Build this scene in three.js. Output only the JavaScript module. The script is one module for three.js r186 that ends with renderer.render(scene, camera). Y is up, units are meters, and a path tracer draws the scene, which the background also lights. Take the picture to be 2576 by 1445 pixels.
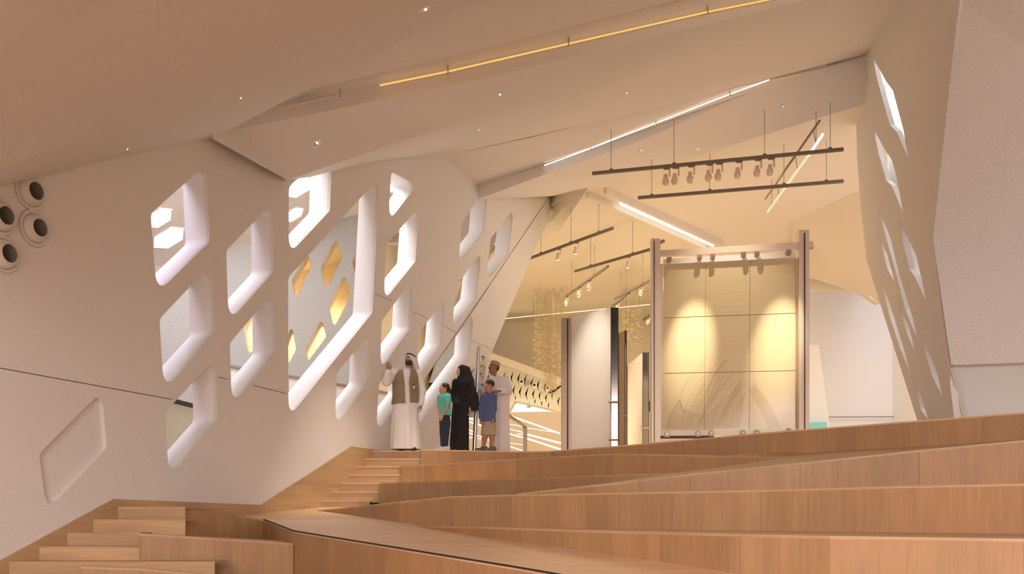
import * as THREE from 'three';
import { RectAreaLightUniformsLib } from 'three/addons/lights/RectAreaLightUniformsLib.js';
import { mergeGeometries, mergeVertices, toCreasedNormals } from 'three/addons/utils/BufferGeometryUtils.js';
import { RoundedBoxGeometry } from 'three/addons/geometries/RoundedBoxGeometry.js';

// ---------------------------------------------------------------- camera, lights, exposure
RectAreaLightUniformsLib.init();
const scene = new THREE.Scene();
scene.background = new THREE.Color(0x000000);
const EYE = 1.35, DEPTH = 1.263;                       // eye height; metres of depth per survey unit
const camera = new THREE.PerspectiveCamera(2 * Math.atan(722.5 / (1900 * DEPTH)) * 180 / Math.PI, 2576 / 1445, 0.1, 200);
camera.position.set(0, EYE, 0);
camera.lookAt(0, EYE, -10);
camera.setViewOffset(2576, 1445, 0, -597.5, 2576, 1445);   // architectural lens, shifted upwards
const renderer = new THREE.WebGLRenderer({ antialias: true });
renderer.toneMapping = THREE.LinearToneMapping;
renderer.toneMappingExposure = 0.91;
renderer.shadowMap.enabled = true;

function areaLight(x, y, z, tx, ty, tz, w, h, color, intensity) {
  const l = new THREE.RectAreaLight(color, intensity, w, h);
  l.position.set(x, y, z); l.lookAt(tx, ty, tz); scene.add(l); return l;
}
const rgb = (r, g, b) => new THREE.Color().setRGB(r, g, b);
const HALL = rgb(1, 0.94, 0.92), DAY = rgb(0.96, 0.96, 1.0), GALLERY = rgb(1, 0.77, 0.43), NEUTRAL = rgb(1, 0.93, 0.86);
// frontal fill: an unseen foyer window added behind the visitor
areaLight(1.0, 4.4, 14.5, 1.0, 4.6, -10, 18, 6.2, HALL, 5.7);
// unseen ceiling light added behind the visitor to brighten floor and soffit
areaLight(0, 7.3, 9.5, 0, 0, 9.5, 12, 7, rgb(1, .85, .88), 15);

// ---------------------------------------------------------------- helpers
let seed = 20240611;
const rnd = () => { seed = (seed * 1664525 + 1013904223) >>> 0; return seed / 4294967296; };
const V = (x, y, z) => new THREE.Vector3(x, y, z);
// survey point: bearing and elevation read off the photograph, Z = survey distance
const P = (px, py, Z) => V((px - 1288) / 1900 * Z, EYE + (1320 - py) / 1900 * Z, -Z * DEPTH);
const taken = {};
function numbered(n) { if (!(n in taken)) { taken[n] = 0; return n; } taken[n]++; return n + '_' + String(taken[n]).padStart(3, '0'); }
function finish(o) { o.traverse(m => { if (m.isMesh) { m.castShadow = m.receiveShadow = true; } }); return o; }
function tag(o, label, category, group, kind) { o.userData.label = label; if (category) o.userData.category = category; if (group) o.userData.group = group; if (kind) o.userData.kind = kind; return o; }
function thing(name, label, category, pos = [0, 0, 0], group) {
  const g = new THREE.Group(); g.name = numbered(name); g.position.set(...pos); scene.add(g);
  return tag(g, label, category, group);
}
function part(name, geo, mat, parent) { const m = new THREE.Mesh(geo, mat); m.name = name; m.castShadow = m.receiveShadow = true; parent.add(m); return m; }
function struct(name, geo, mat, label, category = 'wall') {
  const m = new THREE.Mesh(geo, mat); m.name = numbered(name); m.castShadow = m.receiveShadow = true; scene.add(m);
  return tag(m, label, category, undefined, 'structure');
}
// geometry from quads/tris given as arrays of points; each face keeps its own flat normal; uv in metres
function facesGeo(faces) {
  const pos = [], uv = [], nor = [];
  for (const f of faces) {
    const n = new THREE.Vector3(); // newell
    for (let i = 0; i < f.length; i++) { const a = f[i], b = f[(i + 1) % f.length]; n.x += (a.y - b.y) * (a.z + b.z); n.y += (a.z - b.z) * (a.x + b.x); n.z += (a.x - b.x) * (a.y + b.y); }
    if (n.length() < 1e-9) continue;
    n.normalize();
    let U = Math.abs(n.y) > 0.8 ? V(1, 0, 0) : V(0, 1, 0).cross(n).normalize();
    U.sub(n.clone().multiplyScalar(U.dot(n))).normalize();
    const W2 = n.clone().cross(U);
    let tris;
    if (f.length === 3) tris = [[0, 1, 2]];
    else if (f.length === 4) tris = [[0, 1, 2], [0, 2, 3]];
    else { const c = f.map(p => new THREE.Vector2(p.dot(U), p.dot(W2))); tris = THREE.ShapeUtils.triangulateShape(c, []); }
    for (const t of tris) for (const i of t) { const p = f[i]; pos.push(p.x, p.y, p.z); nor.push(n.x, n.y, n.z); uv.push(p.dot(U), p.dot(W2)); }
  }
  const g = new THREE.BufferGeometry();
  g.setAttribute('position', new THREE.Float32BufferAttribute(pos, 3));
  g.setAttribute('normal', new THREE.Float32BufferAttribute(nor, 3));
  g.setAttribute('uv', new THREE.Float32BufferAttribute(uv, 2));
  return g;
}
// a slab between two rows of points, offset by vector off (its thickness)
function sheetFaces(rows, off) {
  const F = [], q = p => p.clone().add(off);
  for (let r = 0; r + 1 < rows.length; r++) for (let i = 0; i + 1 < rows[r].length; i++) {
    const a = rows[r][i], b = rows[r][i + 1], c = rows[r + 1][i + 1], d = rows[r + 1][i];
    const flat = (x, y, z, w) => { F.push([x, y, z]); F.push([x, z, w]); };
    flat(a, b, c, d); flat(q(d), q(c), q(b), q(a));
    if (r === 0) F.push([a, q(a), q(b), b]);
    if (r === rows.length - 2) F.push([d, c, q(c), q(d)]);
    if (i === 0) F.push([a, d, q(d), q(a)]);
    if (i === rows[r].length - 2) F.push([b, q(b), q(c), c]);
  }
  return F;
}
const sheet = (rows, off) => facesGeo(sheetFaces(rows, off));
function gridRows(rows, nu, nv) { // finer rows over a bent surface
  const at = (r, t) => { const q = t * (r.length - 1), i = Math.min(r.length - 2, Math.floor(q)); return lerpP(r[i], r[i + 1], q - i); };
  const out = []; for (let j = 0; j <= nv; j++) { const q = j / nv * (rows.length - 1), i = Math.min(rows.length - 2, Math.floor(q)); out.push([...Array(nu + 1)].map((_, k) => lerpP(at(rows[i], k / nu), at(rows[i + 1], k / nu), q - i))); } return out;
}
function slab(pts, off) { // planar-ish polygon with thickness
  const F = [pts, pts.map(p => p.clone().add(off)).reverse()];
  for (let i = 0; i < pts.length; i++) { const a = pts[i], b = pts[(i + 1) % pts.length]; F.push([a, a.clone().add(off), b.clone().add(off), b]); }
  return facesGeo(F);
}
function smoothSheet(rows, off) { // same, but soft over gentle folds
  return toCreasedNormals(sheet(rows, off), 0.6);
}
function box(w, h, d, x = 0, y = 0, z = 0) { const g = new THREE.BoxGeometry(w, h, d); g.translate(x, y, z); return g; }
function rbox(w, h, d, r, x = 0, y = 0, z = 0) { const g = new RoundedBoxGeometry(w, h, d, 2, r); g.translate(x, y, z); return g; }
function bar(a, b, w, h, up = V(0, 1, 0)) { // box beam between two points
  const d = b.clone().sub(a), L = d.length(); const g = new THREE.BoxGeometry(w, h, L);
  const m = new THREE.Matrix4(); const z = d.normalize(); const x = up.clone().cross(z).normalize(); const y = z.clone().cross(x);
  m.makeBasis(x, y, z); g.applyMatrix4(m); const c = a.clone().add(b).multiplyScalar(.5); g.translate(c.x, c.y, c.z); return g;
}
function rod(a, b, r, seg = 8, r2 = r) {
  const d = b.clone().sub(a), L = d.length(); const g = new THREE.CylinderGeometry(r2, r, L, seg);
  const q = new THREE.Quaternion().setFromUnitVectors(V(0, 1, 0), d.normalize()); g.applyQuaternion(q);
  const c = a.clone().add(b).multiplyScalar(.5); g.translate(c.x, c.y, c.z); return g;
}
const merge = gs => mergeGeometries(gs.map(g => { const k = g.index ? g.toNonIndexed() : g; for (const n of Object.keys(k.attributes)) if (!['position', 'normal', 'uv'].includes(n)) k.deleteAttribute(n); return k; }));
const lerpP = (a, b, t) => a.clone().lerp(b, t);
// polyline resampled at ~step metres
function resample(pts, step) {
  const L = [0]; for (let i = 1; i < pts.length; i++) L.push(L[i - 1] + pts[i].distanceTo(pts[i - 1]));
  const n = Math.max(1, Math.round(L[L.length - 1] / step)), out = [];
  for (let k = 0; k <= n; k++) { const s = L[L.length - 1] * k / n; let i = 1; while (i < pts.length - 1 && L[i] < s) i++; out.push(lerpP(pts[i - 1], pts[i], (s - L[i - 1]) / (L[i] - L[i - 1]))); }
  return out;
}
function roundPath(path, pts, r) { // closed 2D polygon with rounded corners
  const n = pts.length; let first = true;
  for (let i = 0; i < n; i++) {
    const p = pts[(i + n - 1) % n], c = pts[i], q = pts[(i + 1) % n];
    const a = p.clone().sub(c), b = q.clone().sub(c), la = a.length(), lb = b.length();
    const ang = a.angleTo ? Math.acos(Math.max(-1, Math.min(1, a.dot(b) / la / lb))) : 1;
    let t = Math.min(r / Math.tan(ang / 2), la * .42, lb * .42);
    const s = c.clone().add(a.multiplyScalar(t / la)), e = c.clone().add(b.multiplyScalar(t / lb));
    if (first) { path.moveTo(s.x, s.y); first = false; } else path.lineTo(s.x, s.y);
    const k = 0.38; // fuller than a plain quadratic
    path.bezierCurveTo(s.x + (c.x - s.x) * (1 - k), s.y + (c.y - s.y) * (1 - k), e.x + (c.x - e.x) * (1 - k), e.y + (c.y - e.y) * (1 - k), e.x, e.y);
  }
  path.closePath(); return path;
}

// ---------------------------------------------------------------- textures and materials
function noiseTex(n, f, srgb, rep = [1, 1]) {
  const d = new Uint8Array(n * n * 4);
  for (let y = 0; y < n; y++) for (let x = 0; x < n; x++) { const c = f(x, y, n), k = (y * n + x) * 4; d[k] = c[0]; d[k + 1] = c[1]; d[k + 2] = c[2]; d[k + 3] = 255; }
  const t = new THREE.DataTexture(d, n, n); t.wrapS = t.wrapT = THREE.RepeatWrapping; t.magFilter = t.minFilter = THREE.LinearFilter;
  if (srgb) t.colorSpace = THREE.SRGBColorSpace; t.repeat.set(...rep); t.needsUpdate = true; return t;
}
function lattice(n, per) { // periodic value noise
  const g = Array.from({ length: per * per }, () => rnd());
  return (x, y) => { const u = x / n * per, v = y / n * per, i = Math.floor(u), j = Math.floor(v), a = u - i, b = v - j, s = a * a * (3 - 2 * a), t = b * b * (3 - 2 * b);
    const G = (p, q) => g[((q % per + per) % per) * per + ((p % per + per) % per)];
    return (G(i, j) * (1 - s) + G(i + 1, j) * s) * (1 - t) + (G(i, j + 1) * (1 - s) + G(i + 1, j + 1) * s) * t; };
}
function lattice2(n, pu, pv) {
  const g = Array.from({ length: pu * pv }, () => rnd());
  return (x, y) => { const u = x / n * pu, v = y / n * pv, i = Math.floor(u), j = Math.floor(v), a = u - i, b = v - j, s = a * a * (3 - 2 * a), t = b * b * (3 - 2 * b);
    const G = (p, q) => g[((q % pv + pv) % pv) * pu + ((p % pu + pu) % pu)];
    return (G(i, j) * (1 - s) + G(i + 1, j) * s) * (1 - t) + (G(i, j + 1) * (1 - s) + G(i + 1, j + 1) * s) * t; };
}
const n1 = lattice(256, 64), n2 = lattice(256, 128), n3 = lattice(256, 16);
const plasterBump = noiseTex(256, (x, y) => { const v = 255 * (.45 * n1(x, y) + .35 * n2(x, y) + .2 * n3(x, y)); return [v, v, v]; }, false, [1.1, 1.1]);
function woodTex(vertical, base, amp) {
  const a = lattice2(512, 160, 5), b = lattice2(512, 48, 3), c = lattice2(512, 9, 2), e = lattice2(512, 256, 20);
  return noiseTex(512, (x, y) => { const X = vertical ? x : y, Y = vertical ? y : x; const v = 1 + amp * (.45 * (a(X, Y) - .5) + .55 * (b(X, Y) - .5) + .8 * (c(X, Y) - .5) + .25 * (e(X, Y) - .5)); return base.map(k => Math.max(0, Math.min(255, k * v))); }, true, [.7, .7]);
}
const std = (c, rough = .8, metal = 0, extra = {}) => new THREE.MeshStandardMaterial({ color: c, roughness: rough, metalness: metal, ...extra });
const M = {};
M.plaster = std(rgb(.79, .755, .725), .92, 0, { bumpMap: plasterBump, bumpScale: .004 });
M.plasterRough = std(rgb(.79, .755, .725), .95, 0, { bumpMap: plasterBump, bumpScale: .012 });
M.white = std(rgb(.86, .85, .85), .85);
M.cream = std(rgb(.82, .76, .66), .85);
const woodBase = [177, 142, 103];
M.veneer = [0, 1, 2, 3].map(i => std(rgb(...[[1, .97, .94], [.93, .88, .83], [1.0, .93, .86], [.96, .93, .90]][i]), .55, 0, { map: woodTex(true, woodBase, .11) }));
M.treadWood = [0, 1].map(i => std(rgb(...[[1, .97, .94], [.95, .92, .88]][i]), .5, 0, { map: woodTex(false, [190, 158, 119], .13) }));
M.panelWood = [0, 1, 2].map(i => std(rgb(...[[1, .96, .92], [.97, .93, .89], [1, .98, .95]][i]), .42, 0, { map: woodTex(false, [223, 188, 148], .08) }));
M.black = std(rgb(.015, .015, .017), .5);
M.dark = std(rgb(.05, .045, .04), .7);
M.steel = std(rgb(.62, .60, .58), .28, 1);
M.alu = std(rgb(.80, .66, .54), .45, .35);
M.bronze = std(rgb(.40, .30, .23), .4, .6);
M.track = std(rgb(.20, .165, .14), .5, .3);
const glow = (c, i) => new THREE.MeshStandardMaterial({ color: 0x111111, emissive: c, emissiveIntensity: i, roughness: .6 });

// ---------------------------------------------------------------- perforated wall on the left
const WL = Math.hypot(.48, DEPTH);                                // metres of wall per survey unit
const wallU = V(.48 / WL, 0, -DEPTH / WL), wallN = V(DEPTH / WL, 0, .48 / WL);
const wallZ = px => 9.6 / (.48 - (px - 1288) / 1900);
const wallPt = (px, py) => { const Z = wallZ(px); return new THREE.Vector2(Z * WL, EYE + (1320 - py) / 1900 * Z); };
const wallBasis = new THREE.Matrix4().makeBasis(wallU, V(0, 1, 0), wallN).setPosition(-9.6, 0, 0);
const onWall = (s, y, out = 0) => V(s, y, out).applyMatrix4(wallBasis);
const D = [
  [[379, 538], [519, 413], [528, 608], [394, 739]], [[401, 803], [532, 665], [540, 839], [412, 983]], [[416, 1037], [542, 902], [547, 1058], [424, 1202]],
  [[569, 631], [689, 507], [689, 683], [575, 810]], [[578, 864], [690, 732], [692.5, 888], [583, 1020]], [[727, 472], [837, 348], [830, 530], [726, 642]],
  [[725, 699], [955, 445], [937, 787], [725.5, 1052]], [[847, 940], [934, 833.6], [927, 963], [843, 1072]], [[984, 432], [1049, 466], [977, 559]],
  [[972, 615], [1055, 520], [1045, 658], [965, 759]], [[960, 808], [1040, 699], [1032, 825], [956, 932.5]], [[1054, 838], [1122, 748], [1112, 866], [1048, 957]],
  [[953.5, 966], [1027, 877], [1023, 988], [946, 1090]], [[1058, 968], [1193, 783], [1183, 891], [1046, 1082]], [[1162, 561], [1229, 462], [1219, 582], [1152.5, 669]],
  [[1234, 601], [1293, 523.5], [1281, 639], [1223, 709]], [[1147, 723], [1212, 629], [1199, 750], [1137, 830]]];
const holePath = (c, r) => roundPath(new THREE.Path(), c.map(([x, y]) => wallPt(x, y)), r);
function wallOutline() {
  const s = new THREE.Shape(); const top = 12.5, far = wallPt(1240, 880), far2 = wallPt(1400, 495);
  const dir = far2.clone().sub(far); const at = y => far.x + dir.x * (y - far.y) / dir.y;
  s.moveTo(-4, 0); s.lineTo(at(2.4), 0); s.lineTo(at(2.4), 2.4); s.lineTo(at(top), top); s.lineTo(-4, top); s.closePath(); return s;
}
function groove(a, b, w = .011) { const p = wallPt(...a), q = wallPt(...b), n = new THREE.Vector2(-(q.y - p.y), q.x - p.x).normalize().multiplyScalar(w / 2);
  const h = new THREE.Path(); h.moveTo(p.x + n.x, p.y + n.y); h.lineTo(q.x + n.x, q.y + n.y); h.lineTo(q.x - n.x, q.y - n.y); h.lineTo(p.x - n.x, p.y - n.y); h.closePath(); return h; }
const NOZZLES = [[75, 483], [85, 575.5], [0, 545], [8, 640]];
const WALL_T = .43, SKIN = .06;
{
  const front = wallOutline(), rear = wallOutline();
  for (const [px, py] of NOZZLES) for (const w of [front, rear]) { const c = wallPt(px, py), h = new THREE.Path(); h.absarc(c.x, c.y, .1, 0, Math.PI * 2, false); w.holes.push(h); }
  for (const c of D) { front.holes.push(holePath(c, .15)); rear.holes.push(holePath(c, .15)); }
  front.holes.push(holePath([[98, 1143], [256, 984], [269, 1128], [118, 1286]], .12));
  for (const [a, b] of [[[-200, 890], [436, 1006]], [[549, 949], [576, 955.5]], [[638, 970], [722, 991]], [[943, 739], [986, 757]], [[1038, 784], [1076, 802]], [[1119, 823], [1152, 839]], [[1188, 857.5], [1238, 880]]]) front.holes.push(groove(a, b));
  const gf = new THREE.ExtrudeGeometry(front, { depth: SKIN, bevelEnabled: false, curveSegments: 8 }); gf.translate(0, 0, -SKIN); gf.applyMatrix4(wallBasis);
  const gr = new THREE.ExtrudeGeometry(rear, { depth: WALL_T - SKIN - .001, bevelEnabled: false, curveSegments: 8 }); gr.translate(0, 0, -WALL_T); gr.applyMatrix4(wallBasis);
  { const sh = new THREE.Shape(); const q = [[85, 1150], [262, 965], [282, 1132], [112, 1305]].map(p => wallPt(...p)); sh.moveTo(q[0].x, q[0].y); q.slice(1).forEach(p => sh.lineTo(p.x, p.y)); sh.closePath(); const g = new THREE.ExtrudeGeometry(sh, { depth: .004, bevelEnabled: false }); g.translate(0, 0, -.0605); g.applyMatrix4(wallBasis); struct('wall_left_recess', g, M.plaster, 'blind diamond recess with a flat plaster bed low on the pierced wall'); }
  struct('wall_left', gf, M.plaster, 'tall tan plaster wall pierced by rounded diamond openings beside the steps');
  struct('wall_left_core', gr, M.white, 'white inner layer of the pierced wall lining the diamond openings');
}
// wooden skirting that follows the two flights
{
  const top = [[-120, 1477], [0, 1410], [284, 1256], [655, 1271], [881, 1124], [958, 1134], [1040, 1137]];
  const sh = new THREE.Shape(); const pts = top.map(p => wallPt(...p));
  sh.moveTo(pts[0].x, pts[0].y); pts.slice(1).forEach(p => sh.lineTo(p.x, p.y)); [...pts].reverse().forEach(p => sh.lineTo(p.x, Math.max(0.02, p.y - .75))); sh.closePath();
  const g = new THREE.ExtrudeGeometry(sh, { depth: .03, bevelEnabled: false }); g.translate(0, 0, .002); g.applyMatrix4(wallBasis);
  struct('baseboard_left', g, M.treadWood[0], 'pale wooden skirting stepping along the foot of the pierced wall', 'skirting');
}

// ---------------------------------------------------------------- ceilings
const UP = V(0, .35, 0);
const wz = px => wallZ(px);
const Zw = (px, py, d = .12) => P(px, py, wz(px) + d);             // a point on the pierced wall, a little into it
// low folded soffit on the left
struct('ceiling_low', sheet([
  [P(-900, 500, 2.2), P(280, -800, 2.6), P(960, -900, 3.0), P(1700, -1000, 3.4), P(3200, -1100, 4.0)],
  [P(-500, 60, 4.6), P(280, 0, 5.6), P(740, -120, 5.9), P(1160, -220, 6.1), P(2300, -500, 6.2)],
  [P(-420, 560, 6.6), P(0, 418, 7.5), P(280, 320, 7.9), P(740, 110, 7.6), P(960, 0, 7.4)].slice(0, 0).concat([P(-330, 540, 6.9), P(280, 320, 7.9), P(740, 110, 7.6), P(960, 0, 7.4), P(1500, -270, 6.9)])], UP), M.plasterRough, 'low folded plaster soffit over the steps with a rough pinkish face', 'ceiling');
struct('ceiling_fold', toCreasedNormals(sheet([
  [P(-330, 540, 6.9), P(280, 320, 7.9), P(740, 110, 7.6), P(960, 0, 7.4), P(1500, -270, 6.9)],
  [Zw(-330, 535), Zw(280, 406), Zw(530, 352), P(1200, 0, 8.6), P(1800, -315, 7.4)]], UP), .3), M.plaster, 'smooth sloping soffit band ending in a long free edge', 'ceiling');
// free edge turns up behind
struct('ceiling_upstand', sheet([[Zw(530, 352), P(1200, 0, 8.6), P(1800, -315, 7.4)], [Zw(530, 352).add(V(0, 1.3, -.4)), P(1200, 0, 8.6).add(V(0, 1.3, -.4)), P(1800, -315, 7.4).add(V(0, 1.3, -.4))]], V(-.1, 0, .3)), M.plaster, 'upstand behind the free edge of the low soffit', 'ceiling');
// ceiling above the amber cove
const coveA = { up: [Zw(590, 326, .3), P(795, 222, 11.3), P(1100, 151, 11.6), P(1706, 0, 12.1), P(2300, -148, 12.5)], low: [Zw(580, 330, .05), P(860, 272, 11.7), P(1288, 180, 12.2), P(2030, 0, 12.8), P(2420, -95, 13.0)] };
{ const e = [Zw(590, 326, .3), ...coveA.up.slice(1, 4), P(2900, -300, 12.6)];
  struct('ceiling_upper', sheet([e.map(p => p.clone().add(V(0, .25, 5.2))), e], UP), M.plaster, 'tan ceiling plane above the amber light cove', 'ceiling'); }
const lift = (a, h, dz) => a.map(p => p.clone().add(V(0, h, dz)));
function coveTrough(name, up, low, label) { // groove: rises from the upper edge, runs back, returns to the lower edge
  const a = resample(up, 1.2).length; const n = 8;
  const rs = pts => { const out = []; const L = [0]; for (let i = 1; i < pts.length; i++) L.push(L[i - 1] + pts[i].distanceTo(pts[i - 1])); for (let k = 0; k <= n; k++) { const s = L[L.length - 1] * k / n; let i = 1; while (i < pts.length - 1 && L[i] < s) i++; out.push(lerpP(pts[i - 1], pts[i], (s - L[i - 1]) / (L[i] - L[i - 1]))); } return out; };
  const u = rs(up), l = rs(low);
  struct(name, sheet([u, lift(u, .16, -.04), lift(l, .16, .04), l].map(r => r), V(0, .12, 0)), M.plaster, label, 'cove');
}
coveTrough('trim_1', coveA.up, coveA.low, 'shallow ceiling groove holding the amber light line');
// main folded ceiling between the two coves
{
  const a = [Zw(535, 350, -.3), Zw(580, 330, -.2), P(860, 272, 11.7), P(1288, 180, 12.2), P(2030, 0, 12.8), P(2420, -95, 13.0)];
  const b = [Zw(700, 441, -.3), Zw(722, 453, -.25), P(1100, 326, 13.2), P(1300, 270, 13.5), P(1700, 165, 14.2), P(2330, -10, 13.6)];
  const c = [Zw(740, 449), Zw(835, 425), Zw(1000, 400), Zw(1110, 395), P(1560, 292, 16.3), P(2190, 134, 15.98)];
  // soft fold: insert intermediate rows
  const mid = a.map((p, i) => lerpP(p, b[i], .5)), mid2 = b.map((p, i) => lerpP(p, c[i], .5).add(V(0, -.05, 0)));
  struct('ceiling_main', toCreasedNormals(sheet(gridRows([a, mid, b, mid2, c], 20, 12), UP), .5), M.plaster, 'broad tan ceiling plane sloping up towards the slotted pier', 'ceiling');
}
const coveB = { up: [Zw(1198, 470), P(1480, 375, 17.5), P(1800, 262, 16.7), P(2069, 172, 16.15)], low: [Zw(1198, 503), P(1361, 442, 17.9), P(1612, 354, 17.3), P(1929, 214, 16.4), P(2080, 170, 16.12)] };
struct('ceiling_wedge', facesGeo([...sheetFaces([[Zw(1110, 395), P(1333, 347, 16.6), P(1752, 242, 16.35), P(2069, 172, 16.15)], coveB.up], UP)]), M.plaster, 'narrow triangular ceiling plane above the white light cove', 'ceiling');
coveTrough('trim_2', coveB.up, coveB.low, 'tapering ceiling groove holding the white light line');
{
  const top = [Zw(1198, 503), P(1361, 442, 17.9), P(1612, 354, 17.3), P(1929, 214, 16.4), P(2069, 172, 16.13), P(2178, 140, 16.0), P(2205, 132, 16.0)], low = [P(1215, 502, 18.6), P(1480, 472, 19.8), P(1660, 420, 18.6), P(1900, 347, 17.2), P(2060, 297, 16.5), P(2178, 261, 16.0), P(2205, 253, 15.9)];
  const g = gridRows([top, low], 30, 6); g.unshift(g[0].map(p => p.clone().add(V(0, .3, -.12))));
  struct('ceiling_beam', toCreasedNormals(sheet(g, V(0, .3, -.35)), .5), M.plaster, 'sloping plaster beam face at the mouth of the gallery', 'ceiling');
}
struct('ceiling_beam_end', slab([P(1215, 502, 18.6), P(1480, 472, 19.8), P(1402, 493.5, 22.6)], V(0, .3, 0)), M.plaster, 'small triangular underside of the beam above the end of the pierced wall', 'ceiling');
// roof deck closing the hall above the ceilings
struct('roof_deck', box(34, .3, 68, 2, 13.2, -17), M.dark, 'roof slab over the whole hall', 'roof');

// ---------------------------------------------------------------- slotted pier and soffit on the right
const PL = Math.hypot(.22, DEPTH);
const pierZ = px => 3.97 / ((px - 1288) / 1900 - .22);
const pierPt = (px, py) => { const Z = pierZ(px); return new THREE.Vector2(Z * PL, EYE + (1320 - py) / 1900 * Z); };
const pierU = V(.22 / PL, 0, -DEPTH / PL), pierN = V(DEPTH / PL, 0, .22 / PL);
const pierBasis = new THREE.Matrix4().makeBasis(pierU, V(0, 1, 0), pierN).setPosition(3.97, 0, 0);
{
  const sh = new THREE.Shape();
  const o = [[2470, -420], [2415, 0], [2347, 603], [2394, 1000], [2408, 1120], [2330, 1120], [2307, 1057], [2214, 764], [2180, 655], [2166, 528], [2156, 400], [2153, 250], [2160, 100], [2190, -500]].map(p => pierPt(...p));
  sh.moveTo(o[0].x, o[0].y); o.slice(1).forEach(p => sh.lineTo(p.x, p.y)); sh.closePath();
  const slits = [
    [[2195, 143], [2229, 205], [2246, 228], [2272, 325], [2285, 398], [2255, 330], [2239, 315], [2208, 205]],
    [[2196, 321], [2226, 377], [2243, 402], [2258, 455], [2271, 533], [2243, 467], [2230, 455], [2210, 385]],
    [[2262, 556], [2291, 615], [2304, 640], [2320, 710], [2331, 761], [2303, 700], [2288, 677], [2272, 610]],
    [[2208, 520], [2240, 600], [2262, 690], [2296, 800], [2310, 862], [2278, 780], [2252, 680], [2232, 610]],
    [[2210, 592], [2232, 640], [2252, 715], [2232, 675]],
    [[2213, 692], [2243, 780], [2274, 880], [2297, 962], [2262, 870], [2236, 790]],
    [[2260, 765], [2286, 820], [2303, 892], [2278, 830]],
    [[2314, 835], [2340, 895], [2359, 945], [2372, 1004], [2345, 945], [2328, 890]],
    [[2300, 958], [2318, 1000], [2337, 1062], [2316, 1030]]];
  for (const s of slits) { const p = new THREE.Path(); const q = s.map(c => pierPt(...c)); p.moveTo(q[0].x, q[0].y); q.slice(1).forEach(v => p.lineTo(v.x, v.y)); p.closePath(); sh.holes.push(p); }
  const g = new THREE.ExtrudeGeometry(sh, { depth: .09, bevelEnabled: false, curveSegments: 6 }); g.applyMatrix4(pierBasis);
  struct('wall_right', g, M.plaster, 'slanting plaster pier cut by narrow bright lens shaped slits');
}
struct('wall_right_soffit', sheet([
  [P(2470, -420, 9.8), P(3300, -520, 8.0)], [P(2412, 0, 10.66), P(3200, -20, 8.6)], [P(2347, 603, 11.72), P(3100, 480, 9.6)], [P(2393, 918, 10.98), P(3100, 896, 9.4)]], V(.35, .1, -.4)), M.plasterRough, 'large greyish rough plaster face folded outwards beside the slotted pier');

// ---------------------------------------------------------------- stepped seating, flights and ramp
const TOPF = EYE + 1.405, LAND = EYE + .235;
const at = (px, py, Z) => P(px, py, Z);
function riserPanels(parent, edge, drop, step = 1.25, mats = M.veneer) { // veneer boards standing under a top edge
  const pts = edge;
  const segs = [];
  for (let i = 0; i + 1 < pts.length; i++) { const L = Math.hypot(pts[i + 1].x - pts[i].x, pts[i + 1].z - pts[i].z); const n = Math.max(1, Math.round(L / step)); for (let k = 0; k < n; k++) segs.push([lerpP(pts[i], pts[i + 1], k / n), lerpP(pts[i], pts[i + 1], (k + 1) / n)]); }
  segs.forEach(([a, b], i) => {
    const d = V(b.x - a.x, 0, b.z - a.z), L = d.length(); d.divideScalar(L); const nrm = V(-d.z, 0, d.x); // towards the viewer when the edge runs left to right
    const g = .0012, A = a.clone().addScaledVector(d, g), B = b.clone().addScaledVector(d, -g), dep = nrm.clone().multiplyScalar(-.03);
    const top = V(0, -.022, 0), q = [A.clone().add(top), B.clone().add(top), B.clone().setY(B.y - drop), A.clone().setY(A.y - drop)];
    const geo = slab([q[3], q[2], q[1], q[0]], dep);
    // shift the grain of every board
    const uv = geo.attributes.uv, ou = rnd() * 7, ov = rnd() * 7; for (let k = 0; k < uv.count; k++) uv.setXY(k, uv.getX(k) + ou, uv.getY(k) + ov);
    part('riser_panel', geo, mats[Math.floor(rnd() * mats.length)], parent);
  });
}
function seatTop(parent, edge, back, mat = M.treadWood[0], name = 'seat_top') {
  part(name, facesGeo(sheetFaces([edge, back], V(0, -.022, 0))), mat, parent);
}
const pushBack = (e, d, dy = 0) => e.map(p => V(p.x * (1 + d / -p.z * .0), p.y + dy, p.z - d));
function tier(label, edge, drop, back) {
  const t = thing('seating_tier', label, 'seating tier', [0, 0, 0], 'curved wooden seating tiers'); t.userData.kind = 'structure';
  const bk = back || pushBack(edge, 2.4); riserPanels(t, edge, drop); seatTop(t, edge, bk);
  for (const i of [0, edge.length - 1]) { const a = edge[i], b = bk[i], dn = V(0, -.024, 0), lo = V(0, -drop, 0); part('end_panel', slab([a.clone().add(dn), b.clone().add(dn), b.clone().add(lo), a.clone().add(lo)], V(i ? -.02 : .02, 0, 0)), M.veneer[1], t); }
  return t;
}
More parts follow.
